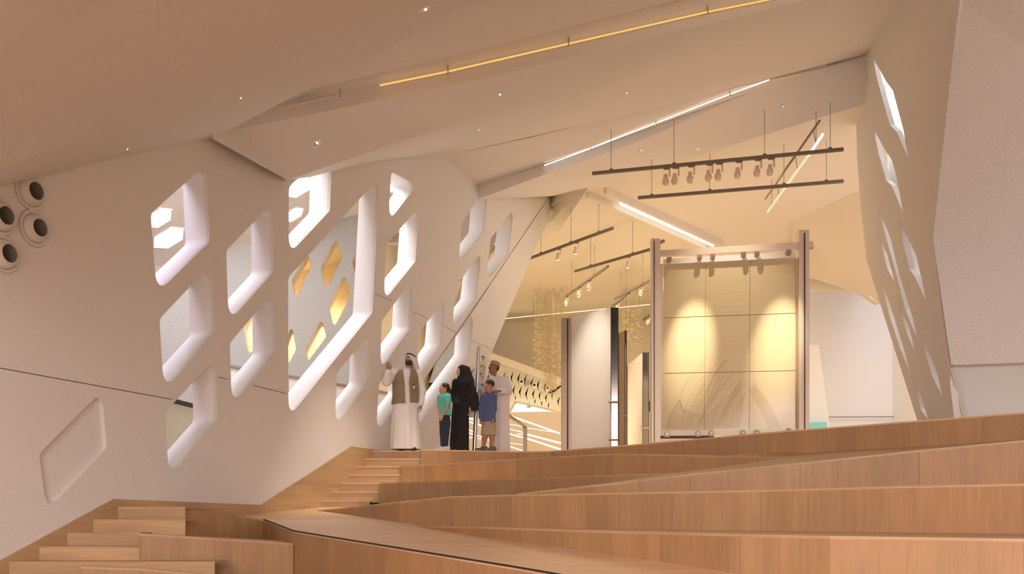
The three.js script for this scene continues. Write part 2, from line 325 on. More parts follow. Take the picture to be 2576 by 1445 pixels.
// lowest tier, standing along the ramp
tier('lowest curved wooden seating tier rising directly from the ramp', [at(985, 1321, 10.45), at(1055, 1323, 9.72), at(1220, 1326.5, 8.56), at(1416, 1333, 7.65), at(1661, 1340, 6.73), at(1862, 1344.5, 6.09), at(2087, 1349, 5.6), at(2576, 1356, 5.1), at(3300, 1364, 4.7)], 1.0,
  [at(990, 1320, 10.9), at(1133, 1324, 10.4), at(1286, 1328, 10.0), at(1500, 1332, 9.4), at(1760, 1334, 8.8), at(2000, 1336, 8.5), at(2237, 1338, 7.9), at(2700, 1342, 7.2), at(3300, 1346, 6.6)]);
tier('second wooden seating tier, its left end tapering to a point on the ramp', [at(792, 1285.5, 12.36), at(876, 1277, 11.6), at(1005, 1263.5, 10.38), at(1133, 1249, 9.9), at(1286, 1245, 9.5), at(1932, 1233, 8.0), at(2237, 1224, 7.3), at(2576, 1217, 6.7), at(3300, 1203, 6.0)], .62,
  [at(800, 1284, 12.6), at(885, 1276, 12.5), at(1000, 1263, 12.0), at(1140, 1250, 11.6), at(1300, 1246, 11.0), at(1950, 1236, 10.0), at(2240, 1228, 9.6), at(2600, 1222, 9.0), at(3300, 1212, 8.4)]);
tier('third wooden seating tier climbing to the right as a long wedge', [at(1300, 1242.5, 10.1), at(1501, 1221, 9.7), at(1737, 1193, 9.4), at(2107, 1155, 9.0), at(2313, 1133, 8.8), at(2576, 1108, 8.5), at(3300, 1046, 8.0)], .75,
  [at(1320, 1240, 11.4), at(1536, 1215, 11.6), at(1770, 1180, 11.8), at(2070, 1135, 11.3), at(2388, 1119, 10.1), at(2600, 1104, 9.6), at(3300, 1040, 8.9)]);
tier('fourth wooden seating tier starting against the upper flight', [at(954, 1217, 13.24), at(1300, 1204, 12.4), at(1712, 1189, 11.3), at(2000, 1166, 10.4)], .72);
tier('fifth wooden seating tier starting near the top of the upper flight', [at(1009, 1171, 13.68), at(1070, 1169.5, 13.6), at(1300, 1155, 13.0), at(1536, 1142, 12.3), at(1812, 1147, 11.5), at(2107, 1155, 10.5)], .72,
  [at(1010, 1171, 14.5), at(1072, 1169.5, 14.6), at(1310, 1162, 14.6), at(1536, 1157, 14.0), at(1812, 1146, 12.2), at(2107, 1132, 11.2)]);
// top tier: its tread is the gallery floor
const edgeTop = [at(1059, 1131, 14.13), at(1300, 1136, 14.5), at(1386, 1135, 14.43), at(1606, 1118, 13.2), at(1932, 1088, 11.5), at(2287, 1060, 10.27), at(2576, 1037.5, 9.45), at(3300, 985, 8.0)].map(p => p.setY(TOPF));
{
  const t = thing('seating_tier', 'topmost curved wooden step edging the gallery floor', 'seating tier', [0, 0, 0], 'curved wooden seating tiers'); t.userData.kind = 'structure';
  riserPanels(t, edgeTop, .8);
  const pts = [...edgeTop, V(14, TOPF, -10), V(14, TOPF, -50), V(-13, TOPF, -50), V(-13, TOPF, -18.6), V(-3.0, TOPF, -18.6), P(1059, 1135, 14.55).setY(TOPF)];
  part('floor_plate', slab(pts.reverse(), V(0, -.022, 0)), M.panelWood[0], t);
}
// upper flight
{
  const t = thing('staircase', 'upper flight of seven wooden steps, treads paled for lit edges, against the pierced wall', 'staircase'); t.userData.kind = 'structure';
  const right = [1060, 1060, 1011, 1011, 956, 956, 930];
  for (let k = 0; k < 7; k++) {
    const Z = 14.4 - .222 * k, y = TOPF - .165 * k, xl = -9.6 + .48 * Z + .02, xr = (right[k] - 1288) / 1900 * Z;
    const edge = [V(xl, y, -Z * DEPTH), V(xr, y, -Z * DEPTH)];
    riserPanels(t, edge, k === 6 ? .3 : .2, 3.4, M.treadWood);
    seatTop(t, edge.map(p => V(p.x, p.y, p.z + .008)), edge.map((p, i) => V(p.x + (i ? 0 : .12), p.y, p.z - .42)), M.panelWood[2], 'tread');  // paler tread wood imitates the light along the step edges
  }
}
// landing and ramp
const rampY = Z => EYE - 1.01 + .1 * Z;
const leftEdge = [[13.3, -5.9], [12.8, -5.44], [11.9, -4.75], [10.78, -3.56], [9.27, -2.70], [6.44, .007], [6.05, .36], [5.2, 1.05], [4.3, 1.85]], rightEdge = [[13.3, -2.6], [12.38, -3.22], [10.37, -1.53], [9.74, -1.17], [8.57, -.29], [7.65, .53], [6.73, 1.335], [6.09, 1.86], [5.2, 2.6], [4.3, 3.4]];
const along = (e, Z) => { for (let i = 0; i + 1 < e.length; i++) if (Z <= e[i][0] && Z >= e[i + 1][0]) return e[i][1] + (e[i + 1][1] - e[i][1]) * (e[i][0] - Z) / (e[i][0] - e[i + 1][0]); return e[e.length - 1][1]; };
{
  const t = thing('ramp', 'pale wooden ramp of wide boards climbing between the seating tiers to the landing', 'ramp'); t.userData.kind = 'structure';
  const cuts = [13.2, 11.8, 10.84, 9.74, 8.72, 7.65, 6.69, 5.75, 4.85];
  for (let i = 0; i + 1 < cuts.length; i++) {
    const z0 = cuts[i] - .004, z1 = cuts[i + 1] + .004, zs = [z0, ...[...leftEdge, ...rightEdge].map(e => e[0]).filter(z => z < z0 - .02 && z > z1 + .02).sort((a, b) => b - a), z1];
    const tilt = .012;
    const L = zs.map(z => V(along(leftEdge, z) + .02, rampY(z), -z * DEPTH)), R = zs.map(z => V(along(rightEdge, z) + .12, rampY(z), -z * DEPTH + tilt * 3));
    part('ramp_board', sheet([R, L], V(0, -.03, 0)), M.panelWood[i % 3], t);
  }
  // dark joint strip below the boards and the metal edge along the open side
  const Z = [13.2, 12.8, 10.78, 9.27, 6.44, 5.2, 4.85];
  part('joint_backing', sheet([Z.map(z => V(along(rightEdge, z) + .1, rampY(z) - .034, -z * DEPTH)), Z.map(z => V(along(leftEdge, z) + .03, rampY(z) - .034, -z * DEPTH))], V(0, -.03, 0)), M.dark, t);
  const e = [10.78, 9.27, 6.44, 6.05, 5.2, 4.85].map(z => V(along(leftEdge, z) + .02, rampY(z) + .004, -z * DEPTH));
  part('metal_edge', merge(e.slice(1).map((p, i) => bar(e[i], p, .022, .014))), M.black, t);
}
{
  const Zs = [9.58, 10.5, 11.5, 12.3, 13.3], y = LAND - .012;
  const L = Zs.map(z => V(-9.6 + .48 * z + .02, y, -z * DEPTH)), R = [V((458 - 1288) / 1900 * 9.58, y, -9.58 * DEPTH), V(-4.5, y, -10.5 * DEPTH), V(-4.65, y, -11.5 * DEPTH), V(-4.9, y, -12.3 * DEPTH), V(-2.6, y, -13.3 * DEPTH)];
  struct('floor_landing', sheet([R, L], V(0, -.25, 0)), M.panelWood[1], 'pale wooden landing between the two flights', 'floor');
}
// retaining walls on the open side of the ramp
{
  const t = thing('retaining_wall', 'warm wooden wall carrying the open side of the ramp', 'wall panel'); t.userData.kind = 'structure';
  const e = [[462, 1277.5, 12.5], [480, 1280, 12.8]];
  const top = z => V(along(leftEdge, z), rampY(z) - .002, -z * DEPTH);
  riserPanels(t, [V((460 - 1288) / 1900 * 9.6, LAND - .01, -9.62 * DEPTH), top(10.78), top(10.0), top(9.27)], .9, 1.6);
  riserPanels(t, [top(9.27), top(7.8), top(6.44), top(6.05), top(5.2), top(4.4)], 1.2, 1.3);
}
{
  const t = thing('staircase', 'lower flight of warm wooden steps in the corner by the blind diamond recess', 'staircase'); t.userData.kind = 'structure';
  const right = [466, 466, 352, 352, 540, 640, 700];
  for (let k = 0; k < 7; k++) {
    const Z = 9.55 - .3 * k, y = EYE + .22 - .158 * k, xl = -9.6 + .48 * Z + .02, xr = (right[k] - 1288) / 1900 * Z;
    const edge = [V(xl, y, -Z * DEPTH), V(xr, y, -Z * DEPTH)];
    riserPanels(t, edge, .22, 4, M.treadWood);
    seatTop(t, edge, edge.map((p, i) => V(p.x + (i ? 0 : .16), p.y, p.z - .5)), M.treadWood[1], 'tread');
  }
}
tier('low wooden bench block beside the lower flight', [at(350, 1343, 8.6), at(540, 1355, 8.85), at(738, 1368, 9.22)], 1.0, [at(360, 1342, 9.6), at(545, 1352, 9.9), at(722, 1362, 9.9)]);
tier('lowest wooden bench block at the foot of the lower flight', [at(200, 1426, 8.1), at(352, 1431, 8.2), at(520, 1446, 8.3), at(730, 1462, 8.6)], .9, [at(215, 1425, 8.8), at(352, 1430, 8.9), at(525, 1440, 9.1), at(735, 1452, 9.3)]);
// lower foyer floor and enclosing walls behind the visitor
struct('floor', box(34, .2, 66, 2, -.1, -17), M.treadWood[0], 'lower foyer floor', 'floor');
struct('wall_back', (() => { const s = new THREE.Shape(); s.moveTo(-15, 0); s.lineTo(19, 0); s.lineTo(19, 13); s.lineTo(-15, 13); s.closePath(); const h = new THREE.Path(); h.moveTo(-8, 1.2); h.lineTo(10, 1.2); h.lineTo(10, 7.5); h.lineTo(-8, 7.5); h.closePath(); s.holes.push(h); const g = new THREE.ExtrudeGeometry(s, { depth: .3, bevelEnabled: false }); g.translate(0, 0, 14.8); return g; })(), M.plaster, 'foyer wall with a long opening for the added window');
struct('wall_outer_left', box(.3, 13, 66, -15, 6.5, -18), M.white, 'outer wall of the hall behind the pierced wall');
struct('wall_outer_right', box(.3, 13, 66, 18.8, 6.5, -18), M.white, 'outer wall on the gallery side');
struct('wall_far', box(34, 13, .3, 2, 6.5, -50), M.cream, 'far end wall of the gallery');
{ const w = thing('fill_window', 'long glowing window added unseen behind the steps as frontal fill', 'window'); w.userData.kind = 'structure'; part('fill_pane', box(18, 6.3, .05, 1, 4.35, 14.95), glow(HALL, .8), w); for (let i = -2; i <= 2; i++) part('added_mullion', box(.08, 6.3, .1, 1 + i * 3.6, 4.35, 14.86), M.alu, w); }  // unseen window, added as soft light from the front

struct('ceiling_foyer', box(30, .3, 17, 1, 7.65, 6.5), M.plaster, 'plaster ceiling of the foyer behind the steps', 'ceiling');
{ const w = thing('added_ceiling_panel', 'large unseen light panel added to the foyer ceiling as fill', 'ceiling light'); w.userData.kind = 'structure'; part('diffuser', box(12, .04, 7, 0, 7.42, 9.5), glow(rgb(1, .85, .88), 1.5), w); }  // added light source, out of view above the foyer

// ---------------------------------------------------------------- hall behind the pierced wall
const hallCeil = x => EYE + 6.9 + .6 * (x + 6.75);
const hallCeilPt = (px, py) => { const k = (px - 1288) / 1900, e = (1320 - py) / 1900, Z = 10.95 / (e - .6 * k); return V(k * Z, EYE + e * Z, -Z * DEPTH); };
{
  const c = [[-14.8, -8], [-9, -8], [-3, -8], [2.0, -8]].map(([x, z]) => V(x, hallCeil(x), z)), d = [[-14.8, -29], [-9, -29], [-3, -29], [1.2, -29]].map(([x, z]) => V(x, hallCeil(x), z));
  // the roof stops short of the pierced wall's room side
  c.forEach((p, i) => { p.x = Math.min(p.x, -9.6 + .38 * 8 - .45); p.y = hallCeil(p.x); });
  d.forEach((p, i) => { });
  struct('ceiling_rear_hall', sheet([c, d].reverse(), V(0, .25, 0)), M.plaster, 'white sloping ceiling of the hall seen through the diamond openings', 'ceiling');
  const hex = [[398, 548, .42], [424, 598, .5], [752, 470, .5], [738, 539, .38], [1000, 455, .6], [560, 560, .45], [620, 430, .5], [880, 420, .5]];
  const n = V(.6, -1, 0).normalize(), ux = V(1, .6, 0).normalize(), uz = V(0, 0, 1);
  hex.forEach(([px, py, r]) => {
    const c = hallCeilPt(px, py);
    const t = thing('roof_light', 'white glowing hexagonal roof light in the ceiling beyond the pierced wall', 'roof light', [0, 0, 0], 'roof lights beyond the pierced wall');
    const pts = [...Array(6)].map((_, i) => { const a = i / 6 * Math.PI * 2; return c.clone().addScaledVector(ux, Math.cos(a) * r * .8).addScaledVector(uz, Math.sin(a) * r); });
    part('diffuser', slab(pts.map(p => p.clone().addScaledVector(n, .012)), n.clone().multiplyScalar(-.03)), glow(DAY, 3), t);
    const rim = []; for (let i = 0; i < 6; i++) { const a = pts[i], b = pts[(i + 1) % 6]; rim.push(bar(a, b, .03, .04)); }
    part('rim', merge(rim), M.white, t);
    const q = c.clone().addScaledVector(n, .03), w = q.clone().add(n);
    areaLight(q.x, q.y, q.z, w.x, w.y, w.z, r * 1.0, r * 1.2, DAY, 8);
  });
}
// unseen slot lights added right behind the pierced wall to brighten its sills
[[9.4, 2.2], [12.2, 2.4], [15.2, 2.6]].forEach(([Z, w], i) => {
  const x = -9.6 + .48 * Z - 1.7, z = -Z * DEPTH - .6, y = Math.min(hallCeil(x), 9.6) - .1;
  const t = thing('roof_light', ['first', 'second', 'third'][i] + ' unseen slot light added behind the pierced wall to brighten its sills', 'roof light');
  part('diffuser', box(1.3, .05, w, x, y, z), glow(DAY, 3), t); for (const k of [-.68, .68]) part('rim', box(.05, .1, w + .1, x + k, y, z), M.white, t);
  areaLight(x, y - .06, z, x + .5, 0, z, 1.2, w, i ? DAY : rgb(.80, .76, 1.0), 27);
});
// ribbed screen with warm diamond openings
const SL = Math.hypot(1.357, DEPTH), SX = -9 - 17 * 1.357;
const scrU = V(1.357 / SL, 0, -DEPTH / SL), scrN = V(DEPTH / SL, 0, 1.357 / SL);
const scrZ = px => SX / ((px - 1288) / 1900 - 1.357);
const scrPt = (px, py) => { const Z = scrZ(px); return new THREE.Vector2(Z * SL, EYE + (1320 - py) / 1900 * Z); };
const scrBasis = new THREE.Matrix4().makeBasis(scrU, V(0, 1, 0), scrN).setPosition(SX, 0, 0);
M.ribbed = std(rgb(.70, .68, .66), .8, 0, { map: noiseTex(64, (x, y) => { const k = (y % 16) / 16, v = 228 + 18 * Math.sin(k * Math.PI * 2); return [v, v, v]; }, true, [6, 7.5]), bumpMap: noiseTex(64, (x, y) => { const v = 128 + 120 * Math.sin((y % 16) / 16 * Math.PI * 2); return [v, v, v]; }, false, [6, 7.5]), bumpScale: .004 });
{
  const sh = new THREE.Shape(); const a = scrPt(230, 900).x, b = scrPt(952, 900).x;
  const top = s => hallCeil(V(s, 0, 0).applyMatrix4(scrBasis).x) + .02;
  sh.moveTo(a, TOPF - 1.4); sh.lineTo(b, TOPF - 1.4); sh.lineTo(b, top(b)); sh.lineTo(a, top(a)); sh.closePath();
  for (const c of [[[731, 705], [773, 635], [783, 670], [744, 752]], [[805, 672], [845, 597], [860.5, 650], [818, 732]], [[826, 768], [867, 688], [883, 742], [839, 829]], [[768, 879], [808, 801], [821, 847], [773, 912]], [[715, 868], [733, 816], [745, 879], [722, 925]].map(p => p), [[884, 655], [918, 580], [931, 640], [895, 705]], [[611, 820], [652, 742], [670, 800], [626, 905]], [[690, 790], [712, 745], [722, 790], [700, 835]]].map(k => k))
    sh.holes.push(roundPath(new THREE.Path(), c.map(([x, y]) => scrPt(x, y)), .1));
  const g = new THREE.ExtrudeGeometry(sh, { depth: .02, bevelEnabled: false, curveSegments: 6 }); g.applyMatrix4(scrBasis);
  struct('wall_screen', g, M.ribbed, 'pale finely ribbed inner wall with warm diamond openings beyond the pierced wall');
  const g2 = new THREE.ExtrudeGeometry(sh, { depth: .5, bevelEnabled: false, curveSegments: 6 }); g2.translate(0, 0, -.502); g2.applyMatrix4(new THREE.Matrix4().set(1, 0, -.75, 0, 0, 1, 0, 0, 0, 0, 1, 0, 0, 0, 0, 1)); g2.applyMatrix4(scrBasis);
  M.peach = M.cream;
  struct('wall_screen_core', g2, M.peach, 'peach lining of the diamond openings in the ribbed inner wall');
  const g3 = new THREE.BoxGeometry(b - a + 2, 10, .2); g3.translate((a + b) / 2, 5.5, -2.6); g3.applyMatrix4(scrBasis);
  struct('wall_amber_room', g3, M.cream, 'amber wall of the lit room behind the ribbed inner wall');
  const q = V((a + b) / 2 + 1, 7.6, -1.2).applyMatrix4(scrBasis), w = V((a + b) / 2 + 1, 5, -2.2).applyMatrix4(scrBasis);
  areaLight(q.x, q.y, q.z, w.x, w.y, w.z, 7, .8, rgb(1, .68, .3), 18);
}
// balustrade in front of the ribbed wall
{
  const a = P(520, 912, 15.9), b = P(975, 988, 19.6); b.y = a.y;
  const t = thing('glass_balustrade', 'pale glass balustrade with a dark rail in front of the ribbed inner wall', 'balustrade');
  part('handrail', bar(a, b, .07, .05), M.bronze, t);
  const F = []; const d = b.clone().sub(a); for (let i = 0; i < 5; i++) { const p = a.clone().addScaledVector(d, i / 5 + .004), q = a.clone().addScaledVector(d, (i + 1) / 5 - .004); part('glass_pane', slab([p.clone().setY(TOPF + .02), q.clone().setY(TOPF + .02), q.clone().setY(a.y - .03), p.clone().setY(a.y - .03)], V(0, 0, -.02)), std(rgb(.78, .78, .74), .3), t); }
  const t2 = thing('glass_balustrade', 'panelled balustrade coloured pale yellow for warm light, with a dark rail at the lower landing level', 'balustrade');
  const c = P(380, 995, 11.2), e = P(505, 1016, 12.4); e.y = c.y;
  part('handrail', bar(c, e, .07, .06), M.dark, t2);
  part('panel', slab([c.clone().setY(1.2), e.clone().setY(1.2), e.clone().setY(c.y - .04), c.clone().setY(c.y - .04)], V(0, 0, -.04)), std(rgb(.86, .82, .62), .5), t2);  // warm light on a white panel is put into this yellow
}
struct('floor_rear_hall', slab([V(-14.8, 1.15, -9), V(-9.6 + .38 * 9 - .45, 1.15, -9), V(-9.6 + .38 * 18.4 - .45, 1.15, -18.4), V(-14.8, 1.15, -18.4)], V(0, -.2, 0)), M.panelWood[0], 'pale floor of the hall behind the pierced wall', 'floor');

// ---------------------------------------------------------------- gallery shell
const GC = EYE + 8.9;
{
  const front = [P(1402, 493.5, 22.6), P(1480, 472, 19.8), P(1660, 420, 18.6), P(1900, 347, 17.2), P(2060, 297, 16.5), P(2230, 246, 15.8)];
  const mid = [[-1.2, 26], [1, 25], [3, 24.5], [5, 24], [7.2, 24], [12, 24]].map(([x, Z]) => V(x, GC, -Z * DEPTH)), back = [-4.5, -1, 2, 5, 8, 14].map(x => V(x, GC, -43));
  struct('ceiling_gallery', toCreasedNormals(sheet(gridRows([front, mid, back], 15, 10), V(0, .3, 0)), .5), M.cream, 'warm ceiling of the gallery', 'ceiling');
}
{
  // far bulkhead with the slotted acoustic wall
  const Z = 31.6, z = -Z * DEPTH;
  struct('wall_bulkhead', slab([P(1100, 800, 33.5), P(1700, 762, 32.6), P(1700, 1010, 32.6), P(1100, 1010, 33.5)], V(0, 0, -.3)), M.cream, 'warm bulkhead above the slotted wall at the far end of the gallery');
  const sh = new THREE.Shape(); const q = (px, py) => new THREE.Vector2((px - 1288) / 1900 * Z, EYE + (1320 - py) / 1900 * Z);
  const o = [q(1130, 862), q(1420, 966), q(1420, 1060), q(1130, 1060)]; sh.moveTo(o[0].x, o[0].y); o.slice(1).forEach(p => sh.lineTo(p.x, p.y)); sh.closePath();
  const slot = (x, y, s) => { const a = [q(x + 5 * s, y - 17 * s), q(x - 3 * s, y - 1 * s), q(x + 2.5 * s, y + 15 * s), q(x - 1 * s, y + 2)]; const p = new THREE.Path(); p.moveTo(a[0].x, a[0].y); p.lineTo(a[1].x, a[1].y); p.lineTo(a[2].x, a[2].y); p.lineTo(a[3].x + .03, a[3].y); p.closePath(); sh.holes.push(p); };
  for (const [x, y, s] of [[1267, 951, .8], [1287, 952, 1], [1304, 955, 1.05], [1320, 961, 1.15], [1337, 967, .95], [1353, 972, 1], [1370, 977, .95], [1387, 984, .7], [1276, 968, .6], [1292, 984, .9], [1308, 988, 1], [1324, 993, 1.15], [1341, 994, .9], [1357, 998, .85], [1373, 1003, .8], [1388, 999, .6], [1280, 1006, .8], [1296, 1003, .4], [1345, 1012, .5], [1362, 1017, .5], [1379, 1022, .5], [1404, 1012, .9]]) slot(x, y, s);
  const g = new THREE.ExtrudeGeometry(sh, { depth: .42, bevelEnabled: false }); g.translate(0, 0, z - .3);
  M.slotted = std(rgb(.66, .62, .52), .85); struct('wall_slotted', g, M.slotted, 'cream acoustic wall with black pointed slots at the far end of the gallery');
  { const o = [P(1131, 866, Z), P(1419, 969, Z), P(1419, 1059, Z), P(1131, 1059, Z)].map(p => p.add(V(0, 0, -.31))), d = V(0, 0, -2.4), F = [o.map(p => p.clone().add(d))]; for (let i = 0; i < 4; i++) F.push([o[i], o[(i + 1) % 4], o[(i + 1) % 4].clone().add(d), o[i].clone().add(d)]);
    struct('wall_slotted_cavity', facesGeo(F), M.slotted, 'closed cavity behind the slotted acoustic wall'); }
  struct('trim_3', bar(P(1130, 860, Z - .1), P(1425, 966, Z - .1), .25, .28), M.cream, 'plain border along the top of the slotted wall', 'trim');
  for (const [x, y, k] of [[1277, 951, 1], [1312, 960.5, 1], [1344, 969, 1], [1377, 977, .8]]) {
    const c = P(x, y, Z - .12), t = thing('ceiling_vent', 'small round vent in the slotted acoustic wall', 'vent', [c.x, c.y, c.z], 'round vents in the slotted wall');
    const ring = new THREE.TorusGeometry(.085 * k, .03, 8, 18); part('ring', ring, M.white, t); const d = new THREE.CylinderGeometry(.05, .05, .06, 14); d.rotateX(Math.PI / 2); part('throat', d, M.dark, t);
  }
  { const c = P(1328, 964, Z - .12), t = thing('loudspeaker', 'flat grey round loudspeaker in the slotted acoustic wall', 'loudspeaker', [c.x, c.y, c.z]); const d = new THREE.CylinderGeometry(.1, .1, .03, 18); d.rotateX(Math.PI / 2); part('grille', d, std(rgb(.4, .38, .34), .8), t); }
  // lit opening below
  const wn = thing('window_1', 'bright white trapezoid opening below the slotted wall', 'window'); wn.userData.kind = 'structure';
  part('window_light', slab([P(1286, 1037, 31.0), P(1391, 1035, 31.0), P(1340, 1023, 31.0), P(1320, 1018, 31.0), P(1298, 1015, 31.0)], V(0, 0, -.05)), glow(NEUTRAL, 2.5), wn);
  part('window_frame', merge([bar(P(1282, 1038, 30.95), P(1296, 1012, 30.95), .08, .1), bar(P(1296, 1012, 30.95), P(1322, 1017, 30.95), .08, .08), bar(P(1322, 1017, 30.95), P(1396, 1035, 30.95), .08, .08)]), M.cream, wn);
  const es = thing('exit_sign', 'tiny white hanging exit sign with a green mark before the lit opening', 'sign'); es.userData.kind = 'structure'; part('sign_face', slab([P(1325, 1027, 30.6), P(1337, 1026, 30.6), P(1337, 1018, 30.6), P(1325, 1019, 30.6)], V(0, 0, -.04)), M.white, es); part('hanger', rod(P(1331, 1019, 30.62), P(1331, 1012, 30.8), .012, 6), M.steel, es); part('sign_mark', slab([P(1328, 1025.5, 30.55), P(1334, 1025, 30.55), P(1334, 1022, 30.55), P(1328, 1022.5, 30.55)], V(0, 0, -.02)), std(rgb(.1, .5, .25), .6), es);
  struct('wall_gallery_low', slab([P(1100, 1038, 30.4), P(1640, 1036, 30.4), P(1640, 1170, 30.4), P(1100, 1170, 30.4)], V(0, 0, -.2)), M.cream, 'low amber wall under the lit opening');
  // gallery side wall right
  struct('wall_gallery_back', slab([P(1800, 700, 27), P(2400, 700, 27), P(2400, 1170, 27), P(1800, 1170, 27)], V(0, 0, -.25)), M.white, 'white back wall of the bright room right of the glass display');
  struct('ceiling_fascia', slab([P(1640, 700, 25.4), P(2162, 698, 25.4), P(2210, 764, 25.4), P(2160, 730, 25.4), P(1640, 732, 25.4)], V(0, 0, -.3)), M.cream, 'pale fascia beam over the bright room', 'ceiling');
  struct('ceiling_side_slope', slab([P(1985, 558, 22.2), P(2180, 475, 20.0), P(2214, 768, 23.5), P(2160, 703, 25.3), P(2010, 703, 25.3)], V(0, .2, -.1)), M.cream, 'sloping ceiling plane falling towards the bright room', 'ceiling');
  struct('wall_white_slab', slab([P(2036, 868, 24), P(2060, 868, 24), P(2090, 1090, 24), P(2036, 1090, 24)].map((p, i) => p), V(0, 0, -.3)), M.cream, 'leaning cream slab behind the right post of the display');
  struct('trim_4', bar(P(2064, 1050, 26.9), P(2330, 1049, 26.9), .03, .02), M.dark, 'thin joint line across the white back wall', 'trim');
  const tl = thing('display_plinth', 'low turquoise plinth beyond the right post of the glass display', 'plinth'); part('body', slab([P(2000, 1065, 23.6), P(2080, 1062, 23.6), P(2086, 1110, 23.6).setY(TOPF), P(2000, 1110, 23.6).setY(TOPF)], V(0, 0, -.4)), std(rgb(.25, .62, .55), .6), tl);
}
// bright room to the right
struct('ceiling_right_room', slab([V(7.9, EYE + 11.5, -13), V(14, EYE + 11.5, -13), V(14, EYE + 11.5, -36), V(9, EYE + 11.5, -36)], V(0, .2, 0)), M.white, 'ceiling of the bright room behind the slotted pier', 'ceiling');
struct('wall_right_room', slab([V(13.6, TOPF, -9), V(13.6, TOPF, -36), V(13.6, EYE + 11.5, -36), V(13.6, EYE + 11.5, -9)], V(.2, 0, 0)), M.white, 'outer wall of the bright room behind the slotted pier');
{
  const t = thing('roof_light', 'large bright roof light in the room behind the slotted pier', 'roof light');
  part('diffuser', box(4.4, .05, 12, 11.0, EYE + 11.42, -23), glow(DAY, 3), t);
  areaLight(11.0, EYE + 11.3, -23, 11.0, 0, -23, 4.0, 11, rgb(.88, .94, 1.08), 6.2);
}
// glazed strip under the rough plaster face
{
  const t = thing('glass_enclosure', 'white glazed enclosure under the folded plaster face at the end of the top step', 'glass enclosure');
  part('glass_pane', slab([P(2412, 922, 11.0), P(2900, 906, 9.8), P(2900, 1080, 9.8), P(2437, 1080, 11.0)], V(0, 0, -.02)), new THREE.MeshPhysicalMaterial({ color: rgb(.93, .95, .95), roughness: .08, transmission: .85, thickness: 0, ior: 1.45 }), t);
  part('edge_frame', merge([bar(P(2394, 926, 11.0), P(2436, 1085, 11.0), .04, .06), bar(P(2394, 922, 11.0), P(2900, 905, 9.8), .03, .03)]), M.steel, t);
  part('return_panel', slab([P(2390, 935, 11.02), P(2398, 926, 11.02), P(2437, 1085, 11.02), P(2402, 1085, 11.02)], V(0, 0, -.03)), M.white, t);
  part('inner_panel', slab([P(2380, 915, 13), P(3000, 890, 12), P(3000, 1090, 12), P(2380, 1090, 13)], V(0, 0, -.1)), M.white, t);
}
// amber side wall and ribbed fin seen through the far diamond openings
struct('wall_gallery_side', slab([P(940, 700, 21.2).setY(TOPF - .5), P(1080, 700, 33).setY(TOPF - .5), P(1080, 700, 33).setY(13), P(940, 700, 21.2).setY(13)], V(-.3, 0, 0)), M.cream, 'amber side wall of the gallery glimpsed through the far diamond openings');
struct('wall_ribbed_fin', slab([P(1085, 960, 22.5), P(1130, 960, 22.5), P(1255, 575, 22.5), P(1212, 575, 22.5)], V(-.1, 0, -.3)), M.ribbed, 'slanting grey ribbed fin glimpsed through the far diamond openings');
struct('wall_rear_bulkhead', box(8, 3.4, .3, -3.6, GC + 1.45, -29.4), M.plaster, 'plaster bulkhead closing the hall roof above the gallery');
// hidden uplight added behind the low amber wall to brighten the ceiling
{ const t = thing('added_uplight', 'hidden uplight added behind the low amber wall to brighten the gallery ceiling', 'light trough'); t.userData.kind = 'structure'; const c = P(1370, 1046, 30.7); part('housing', box(7.6, .12, .7, c.x + 1, c.y - .1, c.z - .45), M.cream, t); part('light_tube', box(7.2, .04, .3, c.x + 1, c.y - .02, c.z - .45), glow(GALLERY, 3), t); areaLight(c.x + 1, c.y + .03, c.z - .45, c.x + 1, 20, c.z + 3, 7.2, .5, GALLERY, 3.5); }
// unseen uplights added in the gallery floor to brighten its ceiling
[[1.6, -31.5], [5.0, -27.5]].forEach(([x, z], i) => { const t = thing('added_floor_uplight', ['unseen warm uplight added in the gallery floor near the stair rail', 'unseen warm uplight added in the gallery floor behind the glass display'][i], 'uplight'); t.userData.kind = 'structure'; part('light_panel', box(3, .02, 3, x, TOPF + .012, z), glow(GALLERY, 1.5), t); areaLight(x, TOPF + .05, z, x, 20, z, 3, 3, GALLERY, [5.5, 2.6][i]); });
// gallery light
areaLight(3.8, GC - .25, -33, 3.8, 0, -33, 8, 7, GALLERY, 2.6);
areaLight(4.2, GC - .3, -24.2, 4.2, 0, -24.6, 4.5, 2.2, GALLERY, 2.5);

